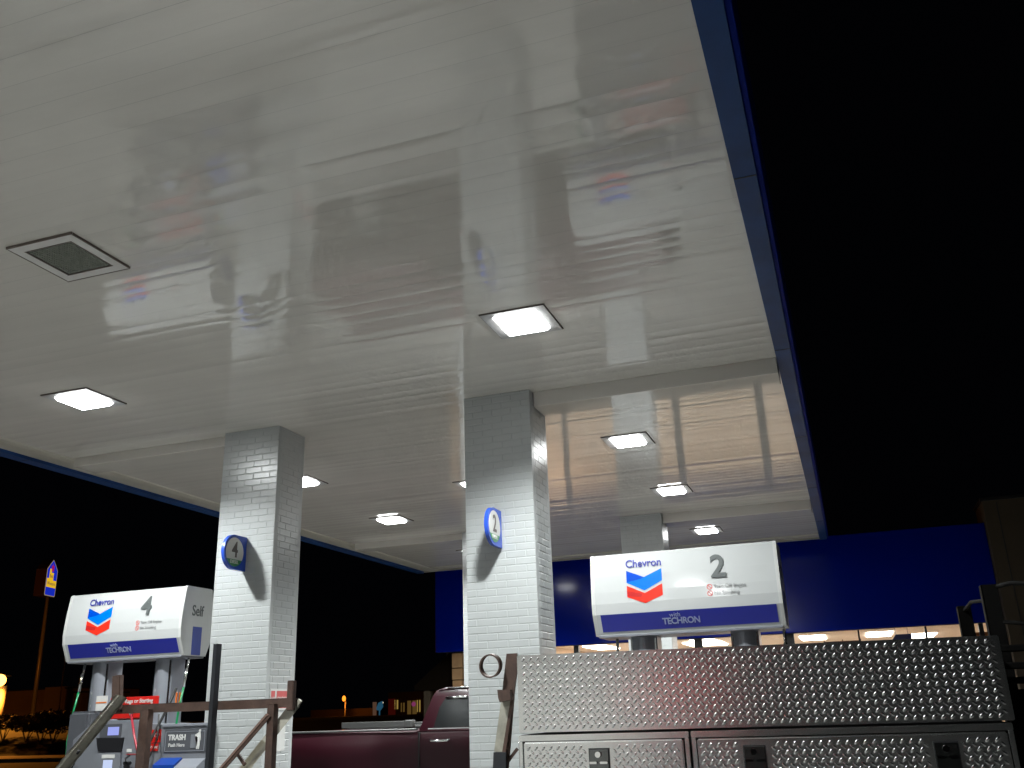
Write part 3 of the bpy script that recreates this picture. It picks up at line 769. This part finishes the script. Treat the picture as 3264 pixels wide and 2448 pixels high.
# ---------------------------------------------------------------- maroon pickup between the islands
pk = thing('pickup_truck', 'maroon pickup truck parked beyond the columns, bed to the left', 'pickup truck', (-4.4, 12.0, 0))
Y0, Y1 = 11.0, 12.95
def arch(cx, r, n=14): return [(cx+r*math.cos(a), .42+r*math.sin(a)) for a in [math.pi*(1-k/n) for k in range(n+1)]]
side = [(-7.12, .62), (-7.15, 1.40), (-7.12, 1.455), (-5.16, 1.425), (-5.14, 1.44), (-3.1, 1.44), (-2.9, 1.40), (-1.75, 1.28), (-1.58, 1.0), (-1.60, .55)]
bot = [(-2.2, .45)]+[(x, z) for x, z in reversed(arch(-2.62, .46))]+[(-3.2, .40), (-5.3, .40)]+[(x, z) for x, z in reversed(arch(-6.0, .50))]+[(-6.55, .50)]
outl = side+bot
bm = B(); prism(bm, outl, lambda u, v, d: Vector((u, d, v)), Y0+.02, Y1-.02)
body = obj('body', bm, M['maroon'], pk)
# bulging flank following the shoulder line
bm = B(); N = 48
rowsz = [(.62, .0), (.80, .012), (1.0, .020), (1.14, .026), (1.24, .040), (1.32, .032), (1.40, .010), (1.43, -.01)]
grid = []
for k in range(N+1):
    x = -7.10+k*(5.4/N)
    row = []
    for z, o_ in rowsz:
        zz = z; sh = 1.0
        if abs(x+6.0) < .78:  # flare over the rear wheel
            o2 = .03*math.cos((x+6.0)/.78*math.pi/2)*(1 if z < 1.3 else .3)
        else: o2 = 0
        rr = math.hypot(x+6.0, zz-.42)
        rr2 = math.hypot(x+2.62, zz-.42)
        if rr < .53 and zz > .42: zz = .42+math.sqrt(max(0, .53**2-(x+6.0)**2))
        if rr2 < .49 and zz > .42: zz = .42+math.sqrt(max(0, .49**2-(x+2.62)**2))
        zz = min(zz, 1.43-.03*max(0, (x+3.0)))
        row.append(bm.verts.new((x, Y0+.015-o_-o2, zz)))
    grid.append(row)
for A_, B_ in zip(grid, grid[1:]):
    for j in range(len(rowsz)-1):
        try: f_ = bm.faces.new((A_[j], B_[j], B_[j+1], A_[j+1])); f_.smooth = True
        except ValueError: pass
bmesh.ops.remove_doubles(bm, verts=bm.verts, dist=.0005)
obj('side_panel', bm, M['maroon'], body)
# cab
bm = B()
def ring(z, xa, xb, ins): return [bm.verts.new(p) for p in ((xa, Y0+ins, z), (xb, Y0+ins, z), (xb, Y1-ins, z), (xa, Y1-ins, z))]
R_ = [ring(1.40, -5.13, -2.95, .03), ring(1.46, -5.12, -3.0, .05), ring(1.84, -4.99, -3.62, .163), ring(1.905, -4.95, -3.75, .20), ring(1.945, -4.86, -3.9, .30)]
for A_, B_ in zip(R_, R_[1:]):
    for k in range(4):
        f_ = bm.faces.new((A_[k], A_[(k+1) % 4], B_[(k+1) % 4], B_[k])); f_.smooth = True
bm.faces.new(R_[-1])
obj('cab', bm, M['maroon'], pk)
def cabside(x, z, o=0):
    t = (z-1.46)/(1.84-1.46); return Vector((x, Y0+.05+.1126*t-.006-o, z))
def pane(pts, nm, m, o):
    bm = B(); f_ = [bm.verts.new(cabside(x, z, o)) for x, z in pts]; g_ = [bm.verts.new(cabside(x, z, o)+Vector((0, .008, 0))) for x, z in pts]
    bm.faces.new(f_); bm.faces.new(g_)
    for k in range(len(pts)): bm.faces.new((f_[k], f_[(k+1) % len(pts)], g_[(k+1) % len(pts)], g_[k]))
    return obj(nm, bm, m, pk)
pane([(-4.93, 1.475), (-4.88, 1.70), (-4.82, 1.80), (-4.74, 1.825), (-4.2, 1.825), (-4.2, 1.475)], 'window', M['carglass'], .002)
pane([(-4.14, 1.475), (-4.14, 1.825), (-3.70, 1.825), (-3.25, 1.475)], 'window', M['carglass'], .002)
bm = B(); beam(bm, cabside(-5.0, 1.462, .012), cabside(-3.1, 1.462, .012), .014, .012, bev=.003); obj('beltline_trim', bm, M['trimchrome'], pk)
bm = B(); tube(bm, [(-4.92, Y0+.20, 1.905), (-4.7, Y0+.21, 1.925), (-3.9, Y0+.21, 1.925)], .014, 8); obj('drip_rail', bm, M['maroon'], pk)
bm = B(); tube(bm, [(-4.80, Y0+.188, 1.928), (-4.52, Y0+.192, 1.934)], .011, 8); obj('roof_glint', bm, M['trimchrome'], pk)  # short chrome bar standing in for the lamp highlight on the roof edge
bm = B(); tube(bm, [(-4.80, Y0+.135, 1.815), (-4.52, Y0+.135, 1.818)], .017, 10); obj('window_glint', bm, M['trimchrome'], pk)  # chrome bar standing in for a lamp highlight on the upper window
bm = B(); box(bm, -5.105, -5.088, Y0-.03, Y0+.03, .5, 1.425); obj('door_gap', bm, M['plategap'], pk)
bm = B(); box(bm, -4.16, -4.148, Y0-.032, Y0+.0, .5, 1.43); obj('door_gap', bm, M['plategap'], pk)
bm = B(); tube(bm, [(-4.95, Y0-.02, 1.335), (-4.92, Y0-.05, 1.325), (-4.82, Y0-.055, 1.322), (-4.72, Y0-.05, 1.325), (-4.69, Y0-.02, 1.335)], .014, 8); obj('door_handle', bm, M['trimchrome'], pk)
bm = B(); box(bm, -7.12, -5.16, Y0-.005, Y0+.09, 1.448, 1.472, .006); obj('bed_rail', bm, M['bedrail'], pk)
bm = B(); box(bm, -7.12, -5.16, Y1-.09, Y1+.005, 1.45, 1.49, .006); obj('bed_rail', bm, M['bedrail'], pk)
bm = B(); box(bm, -7.1, -6.05, Y1-.3, Y1-.24, 1.47, 1.55, .004); box(bm, -6.02, -5.92, Y1-.45, Y1-.3, 1.46, 1.56, .01); box(bm, -5.9, -5.18, Y1-.4, Y1-.36, 1.50, 1.53, .003); obj('bed_side_box', bm, M['bedrail'], pk)
bm = B(); box(bm, -7.16, -7.10, Y0+.0, Y0+.12, 1.0, 1.35, .01); obj('tail_light', bm, M['red'], pk)
bm = B(); box(bm, -4.40, -4.37, Y0-.035, Y0-.02, 1.19, 1.21, .002); obj('side_marker', bm, M['orange'], pk)
for cx, r in ((-6.0, .40), (-2.62, .40)):
    for ya, yb in ((Y0+.03, Y0+.28), (Y1-.28, Y1-.03)):
        bm = B(); tube(bm, [(cx, ya, .40), (cx, yb, .40)], r, 32); wl = obj('wheel', bm, M['tyre'], pk)
        bm = B(); tube(bm, [(cx, ya-.006, .40), (cx, yb+.006, .40)], .22, 24); obj('rim', bm, M['trimchrome'], wl)

# ---------------------------------------------------------------- store
YS = 20.45
XA, XB = -9.07, 2.86
store = thing('store_building', 'convenience store with wide glossy blue fascia above lit windows', 'building', ((XA+XB)/2, YS, 0))
ZB, ZT = 2.95, 4.86
bm = B()
box(bm, XA, XB, YS, YS+.30, ZB, ZT, .01)
bf = obj('blue_fascia', bm, M['storeblue'], store)
bm = B(); box(bm, XA, XB, YS+.30, YS+14, ZB+.33, ZT-.05); obj('roof', bm, M['joint'], store)
bm = B(); box(bm, XA+.05, XB+.3, YS+.45, YS+14, -.02, .02); obj('floor', bm, M['storefloor'], store)
bm = B(); box(bm, -7.4, XB+1.3, YS+.45, YS+13.9, 3.16, 3.22); obj('ceiling', bm, M['ceiling'], store)
bm = B(); box(bm, -7.4, XB+1.3, YS+13.7, YS+13.9, .02, 3.16); box(bm, XB+1.1, XB+1.3, YS+.46, YS+13.6, .02, 3.16); box(bm, -7.5, -7.3, YS+.46, YS+13.6, .02, 3.16); obj('inner_wall', bm, M['innerwall'], store)
bm = B(); box(bm, -7.3, XB, YS+.18, YS+.40, 0, .55); box(bm, XA+.02, -7.32, YS+.6, YS+.8, 0, ZB+.3); obj('base_wall', bm, M['beigebrick'], store)
bm = B(); box(bm, -7.3, XB, YS+.26, YS+.27, .55, ZB-.002); obj('window', bm, M['glass'], store)
def sx_(px, py=2080): return at(px/1.4756, py/1.4756, YS+.2).x
bm = B()
for a, b in ((2216, 2241), (2508, 2537), (2743, 2749), (2960, 2967), (1830, 1845), (1600, 1610), (3135, 3150)):
    box(bm, sx_(a), sx_(b), YS+.18, YS+.32, .55, ZB-.003)
box(bm, -7.3, XB, YS+.19, YS+.31, .50, .549)
obj('mullion', bm, M['mullion'], store)
bm = B(); box(bm, XA, XB, YS+.05, YS+.17, ZB-.008, ZB-.001); obj('window_head', bm, M['mullion'], store)
bm = B(); box(bm, -8.70, -8.45, YS+.1, YS+.3, 2.60, ZB-.031); box(bm, -8.70, -8.45, YS+.1, YS+.3, 2.34, 2.58); box(bm, -8.69, -8.46, YS+.1, YS+.3, 0, 2.32); obj('corner_pillar', bm, mat('tan_pillar', (0.372, 0.216, 0.102), rough=.7, var=.15), store)
bm = B(); prism(bm, [(-9.85, 2.25), (-8.95, 2.95), (-8.2, 2.95), (-8.2, 2.15), (-9.85, 2.15)], lambda u, v, d: Vector((u, d, v)), YS+.5, YS+3); obj('side_porch', bm, mat('dark_brown_porch', (.008, .005, .003), rough=.9, spec=.05), store)
bm = B(); box(bm, -9.62, -9.45, YS+.55, YS+.75, 0, 2.14); obj('porch_post', bm, M['beigebrick'], store)
# troffers
bm_pos = [(-5.6, 24.5), (-3.2, 24.5), (-.9, 24.5), (-5.6, 29), (-3.2, 29), (-.9, 29), (1.2, 29), (3.2, 29)]
def troffer(x, y, w_=.62, l=1.9):
    bm = B(); box(bm, x-w_/2, x+w_/2, y-l/2, y+l/2, 3.135, 3.159); return obj('ceiling_light', bm, M['troffer'], store)
for px in (2201, 2263, 2591, 2807, 2941, 2983):
    P = at(px/1.4756, 2040/1.4756, 25.6); troffer(P.x, 26.0 if px < 2900 else 27.6, .60 if px not in (2201, 2941, 2983) else .30, 1.7)
for x in (-6.3, -4.9, -3.5): troffer(x, 25.2, .6, 1.7)
for x in (-5.5, -1.5, 1.5): troffer(x, 31, .6, 1.7)
# store things seen through the glass
P = at(2872/1.4756, 2030/1.4756, 22.6)
bm = B(); prism(bm, [(P.x-.23, 2.40), (P.x-.20, 2.80), (P.x-.10, 2.93), (P.x+.22, 2.93), (P.x+.22, 2.40)], lambda u, v, d: Vector((u, d, v)), 22.6, 22.68)
for k in (-.1, .15): box(bm, P.x+k-.004, P.x+k+.004, 22.63, 22.64, 2.931, 3.159)
tag(obj('hanging_banner', bm, mat('navy_banner', (.02, .04, .16), rough=.5)), 'dark blue panel hanging inside the lit store window', 'banner')
P = at(2683/1.4756, 2030/1.4756, 24.0)
sh = thing('wall_display', 'brown shelf display with coloured packets inside the store window', 'shelf', (P.x, 24.0, .02))
bm = B()
for z in (1.9, 2.2, 2.50, 2.72, 2.90): box(bm, P.x-.42, P.x+.42, 23.9, 24.2, z, z+.02)
for x in (-.42, 0, .40): box(bm, P.x+x, P.x+x+.02, 23.905, 24.195, .02, 2.955)
obj('shelf_frame', bm, mat('reddish_wood', (.16, .07, .05), rough=.5), sh)
rr = random.Random(4)
for k in range(12):
    bm = B(); x = P.x-.38+k*.065; z = 2.521
    box(bm, x, x+.05, 23.93, 24.1, z, z+rr.uniform(.08, .16), .004)
    obj('packet', bm, mat('packet_%d' % k, rr.choice([(.1, .3, .6), (.7, .6, .2), (.6, .6, .55), (.5, .08, .05), (.05, .2, .35)]), rough=.4), sh)
P = at(3115/1.4756, 2025/1.4756, YS+.6)
pos = thing('window_poster', 'round orange and brown poster at the right end of the store window', 'poster', (P.x, YS+.6, 2.1))
bm = B(); box(bm, P.x-.25, P.x+.25, YS+.60, YS+.62, 2.1, 2.80); obj('backing', bm, mat('amber_poster', (.55, .22, .05), rough=.5), pos)
bm = B()
for k, (z, hw) in enumerate(((2.74, .15), (2.69, .2), (2.64, .22))): box(bm, P.x-hw, P.x+hw, YS+.595, YS+.599, z, z+.022)
obj('poster_stripes', bm, mat('dark_orange', (.30, .07, .01), rough=.5), pos)
# taller tan block at the right
blk = thing('block_building', 'taller dim tan block wall joining the blue store at the right edge', 'building', (6, 20.6, 0))
bm = B(); box(bm, XB+.01, 12, YS-.25, YS+.9, 0, 5.24); obj('wall', bm, M['beigebrick'], blk)
bm = B(); box(bm, XB-.03, 12.05, YS-.29, YS+.9, 5.241, 5.31, .01); obj('coping', bm, M['mullion'], blk)
bm = B(); box(bm, at(2197, 1330, YS).x, at(2197, 1330, YS).x+.02, YS-.262, YS-.2505, 0, 5.2); obj('joint', bm, M['joint'], blk)

# ---------------------------------------------------------------- far left: street lamp, motel sign, buildings
SOD = (1.0, .33, .035)
P = at(11, 1470, 50); lz = P.z
sl = thing('street_lamp', 'glaring orange street lamp on a thick pole at the left edge', 'street lamp', (P.x, 50, 1.5))
bm = B(); tube(bm, [(P.x-.35, 50.25, 1.2), (P.x-.35, 50.25, lz-.35)], .24, 16); obj('pole', bm, mat('pale_lamp_pole', (0.275, 0.25, 0.21), rough=.5), sl)
bm = B(); bmesh.ops.create_uvsphere(bm, u_segments=20, v_segments=12, radius=.30)
for v in bm.verts: v.co = Vector((v.co.x*1.1, v.co.y*.8, v.co.z*.95))*1.4+Vector((P.x-.05, 49.6, lz))
obj('lamp_globe', bm, emis('sodium_glow', (1.0, .42, .07), 7), sl, smooth=True)
bm = B(); box(bm, P.x-.45, P.x+.2, 49.75, 50.3, lz+.28, lz+.36, .02); obj('lamp_hood', bm, M['joint'], sl)
ld = bpy.data.lights.new('street_lamp_light', 'POINT'); ld.energy = 3500; ld.color = SOD; ld.shadow_soft_size = .25
lo = bpy.data.objects.new('street_lamp_light', ld); C.objects.link(lo); lo.location = (P.x+.1, 48.9, lz-.05)

# pylon sign
Yp = 60; T = at(113, 1208, Yp); Bt = at(108, 1291, Yp)
sg = thing('pylon_sign', 'tall roadside pylon with lit blue and yellow sign on a bare pole', 'sign', (T.x, Yp, 1.5))
base = at(66, 1551, Yp)
bm = B(); tube(bm, [(T.x-.15, Yp+.2, 1.4), (T.x-.15, Yp+.2, Bt.z+.1)], [.17, .14], 16); obj('pole', bm, mat('steel_sign_pole', (.42, .36, .28), rough=.4, metal=.4, var=.1), sg)
th = math.radians(105); U = Vector((math.cos(th), math.sin(th), 0)); Nn = Vector((math.sin(th), -math.cos(th), 0))
c0 = Vector((T.x+.18, Yp, Bt.z+.1)); hw = .80; hh = T.z-Bt.z-.15
def pf(u, v, d): return c0+U*u+Vector((0, 0, v))+Nn*d
outline = [(-hw+.08, 0), (hw-.08, 0), (hw, .1), (hw, hh*.72), (hw*.55, hh*.86), (0, hh), (-hw*.55, hh*.86), (-hw, hh*.72), (-hw, .1)]
bm = B(); prism(bm, outline, pf, -.9, 0); cabn = obj('sign_cabinet', bm, mat('dark_red_cabinet', (.03, .012, .01), rough=.5), sg)
def inset(k): return [(u*k, hh/2+(v-hh/2)*(1-(1-k)*.5)) for u, v in outline]
bm = B(); prism(bm, inset(.97), pf, .005, .012); obj('lit_border', bm, emis('pale_border_glow', (.75, .55, .35), .35), cabn)
bm = B(); prism(bm, inset(.88), pf, .013, .02); obj('blue_face', bm, emis('blue_sign_glow', (.01, .03, .60), .75), cabn)
YG = emis('yellow_sign_glow', (1.0, .60, .02), .75)
bm = B(); prism(bm, [(-.68, .72), (.70, .72), (.70, 1.30), (.22, 1.30), (.22, 1.9), (-.10, 1.9), (-.16, 2.2), (-.38, 2.2), (-.40, 1.42), (-.68, 1.42)], pf, .022, .028); obj('yellow_panel', bm, YG, cabn)
DK = emis('sign_ink_glow', (.30, .15, .10), .5)
text('Best', .42, DK, cabn, pf(-.08, 1.62, .032), U, (0, 0, 1), sx=.7, ext=.004); text('Western', .40, DK, cabn, pf(0, 1.02, .032), U, (0, 0, 1), sx=.8, ext=.004)
bm = B(); prism(bm, [(-.12, 2.0), (.14, 2.0), (.20, 2.5), (.08, 2.42), (0, 2.62), (-.08, 2.42), (-.2, 2.5)], pf, .0215, .027); obj('crown_mark', bm, emis('magenta_mark_glow', (.55, .01, .18), .6), cabn)
# thin second pole
P = at(141, 1420, 58); bm = B(); tube(bm, [(P.x, 58, 1.3), (P.x, 58, P.z)], .06, 8)
tag(obj('thin_pole', bm, mat('rusty_thin_pole', (.20, .12, .08), rough=.6)), 'thin bare pole right of the motel pylon', 'pole')
# buildings behind the lamp
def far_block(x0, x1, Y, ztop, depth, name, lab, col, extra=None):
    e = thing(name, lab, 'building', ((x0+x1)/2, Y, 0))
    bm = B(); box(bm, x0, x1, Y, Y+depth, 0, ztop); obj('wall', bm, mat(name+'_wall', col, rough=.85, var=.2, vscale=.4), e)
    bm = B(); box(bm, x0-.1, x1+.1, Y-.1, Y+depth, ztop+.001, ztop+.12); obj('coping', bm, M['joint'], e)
    return e
a = at(-10, 1500, 72); b = at(155, 1500, 72)
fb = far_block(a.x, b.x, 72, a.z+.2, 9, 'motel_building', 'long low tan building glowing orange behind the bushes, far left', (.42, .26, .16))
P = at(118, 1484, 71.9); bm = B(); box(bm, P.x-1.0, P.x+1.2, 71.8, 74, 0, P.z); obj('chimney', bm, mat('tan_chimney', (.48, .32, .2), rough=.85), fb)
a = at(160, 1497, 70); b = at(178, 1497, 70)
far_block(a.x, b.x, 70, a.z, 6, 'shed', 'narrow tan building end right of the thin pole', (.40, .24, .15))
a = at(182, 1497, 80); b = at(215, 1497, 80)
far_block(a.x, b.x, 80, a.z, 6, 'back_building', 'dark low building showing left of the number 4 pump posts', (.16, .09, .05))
# bushes on the bank
def bush(px, py, Y, rx, rz, lab, seed):
    c = at(px, py, Y); r = random.Random(seed)
    e = thing('bush', lab, 'bush', (c.x, Y, gz(c.x, Y)), 'dark bushes on the roadside bank')
    bm = B()
    for k in range(1500):
        u = Vector((r.gauss(0, 1), r.gauss(0, 1), r.gauss(0, 1))).normalized()*(r.random()**.4)
        if noise.noise(u*2.2+Vector((seed, 0, 0))) < -.25: continue
        p = Vector((c.x+u.x*rx, Y+u.y*rx*.6, max(gz(c.x, Y)+.03, c.z-.05+u.z*rz)))
        s = r.uniform(.06, .13); n_ = Vector((r.gauss(0, 1), r.gauss(0, 1), r.gauss(0, 1))).normalized(); t_ = n_.orthogonal().normalized(); b_ = n_.cross(t_)
        bm.faces.new([bm.verts.new(p+t_*s), bm.verts.new(p+b_*s*.5), bm.verts.new(p-t_*s), bm.verts.new(p-b_*s*.5)])
    me = bpy.data.meshes.new('foliage'); bm.to_mesh(me); bm.free(); obj('foliage', me, M_leaf, e)
    bm = B()
    for k in range(5):
        a_ = k*1.3; tube(bm, [(c.x, Y, gz(c.x, Y)-.1), (c.x+math.cos(a_)*rx*.5, Y+math.sin(a_)*.2, c.z+rz*.3)], [.03, .01], 6)
    obj('stem', bm, M['rust'], e)
M_leaf = mat('dark_leaves', (.02, .022, .008), rough=.7, var=.4, vscale=3)
bush(12, 1557, 47, 1.6, .45, 'dark low bush under the orange street lamp', 1)
bush(62, 1560, 46.5, 1.7, .50, 'dark wide bush in front of the pylon pole', 2)
bush(93, 1557, 46, 1.7, .62, 'dark bush just right of the pylon pole', 3)
bush(120, 1557, 46, 1.8, .72, 'rounded dark bush at the right end of the row, left of pump 4', 4)

# ---------------------------------------------------------------- distance between the columns
P = at(743, 1509, 90)
s2 = thing('street_lamp', 'small distant orange street lamp between the number 4 column and the pickup cab', 'street lamp', (P.x, 90, 0))
bm = B(); tube(bm, [(P.x, 90.3, 0), (P.x, 90.3, P.z)], .07, 8); obj('pole', bm, M['galv'], s2)
bm = B(); bmesh.ops.create_uvsphere(bm, u_segments=14, v_segments=10, radius=.19)
for v in bm.verts: v.co = Vector((v.co.x, v.co.y, v.co.z*1.5))+P
obj('lamp_globe', bm, emis('distant_sodium_glow', (1.0, .26, .02), 2.2), s2, smooth=True)
ld = bpy.data.lights.new('distant_lamp_light', 'POINT'); ld.energy = 180; ld.color = (1, .28, .03); ld.shadow_soft_size = .2
lo = bpy.data.objects.new('distant_lamp_light', ld); C.objects.link(lo); lo.location = (P.x+.3, 89.4, P.z-.1)
P = at(760, 1535, 93); bm = B(); box(bm, P.x-5, P.x+3, 93, 96, 0, 2.3)
tag(obj('low_wall', bm, M['beigebrick']), 'low dim wall behind the small distant orange lamp', 'wall')
# far shop with lit windows
Yq = 85
a = at(838, 1530, Yq); b = at(935, 1530, Yq)
shop = thing('far_shop', 'distant low shop with yellow lit windows beside the pickup cab', 'building', ((a.x+b.x)/2, Yq, 0))
bm = B(); box(bm, a.x, b.x+5, Yq, Yq+8, 0, 3.6); obj('wall', bm, mat('far_shop_wall', (.06, .035, .02), rough=.8), shop)
WY = emis('yellow_window_glow', (.75, .50, .12), .35); WD = emis('dim_window_glow', (.35, .20, .05), .22)
for x0, x1, y0, y1, mm in ((852, 860, 1512, 1532, WY), (866, 874, 1518, 1538, WD), (880, 900, 1513, 1545, WD), (901, 908, 1512, 1538, WY)):
    p0 = at(x0, y1, Yq-.03); p1 = at(x1, y0, Yq-.03); bm = B(); box(bm, p0.x, p1.x, Yq-.06, Yq-.01, max(.3, p0.z), p1.z); wdw = obj('window', bm, mm, shop)
    bm = B(); xm = (p0.x+p1.x)/2; box(bm, xm-.06, xm+.06, Yq-.09, Yq-.061, max(.3, p0.z), p1.z); obj('window_bar', bm, M['mullion'], wdw)
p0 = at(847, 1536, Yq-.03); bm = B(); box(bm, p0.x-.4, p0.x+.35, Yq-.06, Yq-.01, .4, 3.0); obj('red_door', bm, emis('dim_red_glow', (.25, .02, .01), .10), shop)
p0 = at(893.5, 1521, Yq-.4); bm = B(); bmesh.ops.create_uvsphere(bm, u_segments=12, v_segments=8, radius=.22)
for v in bm.verts: v.co = Vector((v.co.x, v.co.y*.3, v.co.z))+p0
obj('neon_sign', bm, emis('magenta_neon', (.9, .15, .5), .2), shop)
P = at(819, 1525, 88); bm = B(); prism(bm, [(P.x-.4, P.z-.35), (P.x+.05, P.z-.45), (P.x+.35, P.z-.1), (P.x+.3, P.z+.45), (P.x-.1, P.z+.3)], lambda u, v, d: Vector((u, d, v)), 88, 88.2)
box(bm, P.x-.05, P.x+.05, 88.05, 88.15, 0, P.z-.36)
tag(obj('cyan_sign', bm, emis('cyan_sign_glow', (.08, .35, .6), .18)), 'tiny cyan lit sign on a post, left of the far shop', 'sign')
P = at(825, 1518, 100); e = thing('distant_lamp', 'tiny white point of light above the cyan sign', 'lamp', (P.x, 100, 0))
bm = B(); bmesh.ops.create_uvsphere(bm, u_segments=10, v_segments=8, radius=.16)
for v in bm.verts: v.co += P
obj('lamp_globe', bm, emis('white_point_glow', (1, .85, .6), 1.5), e, smooth=True)
bm = B(); tube(bm, [(P.x, 100.2, 0), (P.x, 100.2, P.z)], .06, 6); obj('pole', bm, M['joint'], e)
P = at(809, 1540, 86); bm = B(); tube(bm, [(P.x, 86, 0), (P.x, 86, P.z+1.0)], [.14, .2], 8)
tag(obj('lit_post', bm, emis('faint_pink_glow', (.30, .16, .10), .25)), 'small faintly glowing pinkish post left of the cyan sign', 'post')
# ---------------------------------------------------------------- unseen white van, added to be reflected in the toolbox and the ceiling
van = thing('reflection_van', 'plain white van added unseen behind the camera to be reflected in the toolbox', 'van', (-4.6, -3.6, 0))
bm = B(); prism(bm, [(-7.6, .45), (-7.6, 1.1), (-6.9, 1.25), (-6.3, 2.05), (-6.0, 2.2), (-2.3, 2.22), (-2.05, 2.1), (-2.0, .45)], lambda u, v, d: Vector((u, d, v)), -4.5, -2.6)
bmesh.ops.bevel(bm, geom=bm.edges[:], offset=.05, segments=2, affect='EDGES', clamp_overlap=True)
obj('body', bm, mat('van_white_paint', (0.5625, 0.555, 0.525), rough=.3, coat=.5), van)
bm = B(); box(bm, -2.0, -1.3, -2.66, -2.62, .5, 2.0, .01); od = obj('reflection_panel', bm, M['pumpdark'], van)  # invented grey panel beside the van, carries the red strip for the reflection
bm = B(); box(bm, -1.98, -1.32, -2.618, -2.605, 1.62, 1.95, .003); obj('red_reflection_strip', bm, mat('bright_red_strip', (.8, .03, .03), rough=.4), od)  # red strip added only to give the toolbox a red reflection
bm = B(); box(bm, -6.2, -5.1, -2.605, -2.592, 1.3, 1.95, .004); obj('window', bm, M['carglass'], van)
for x in (-6.7, -2.9):
    for y0, y1 in ((-2.85, -2.58), (-4.52, -4.25)):
        bm = B(); tube(bm, [(x, y0, .36), (x, y1, .36)], .36, 24); obj('wheel', bm, M['tyre'], van)
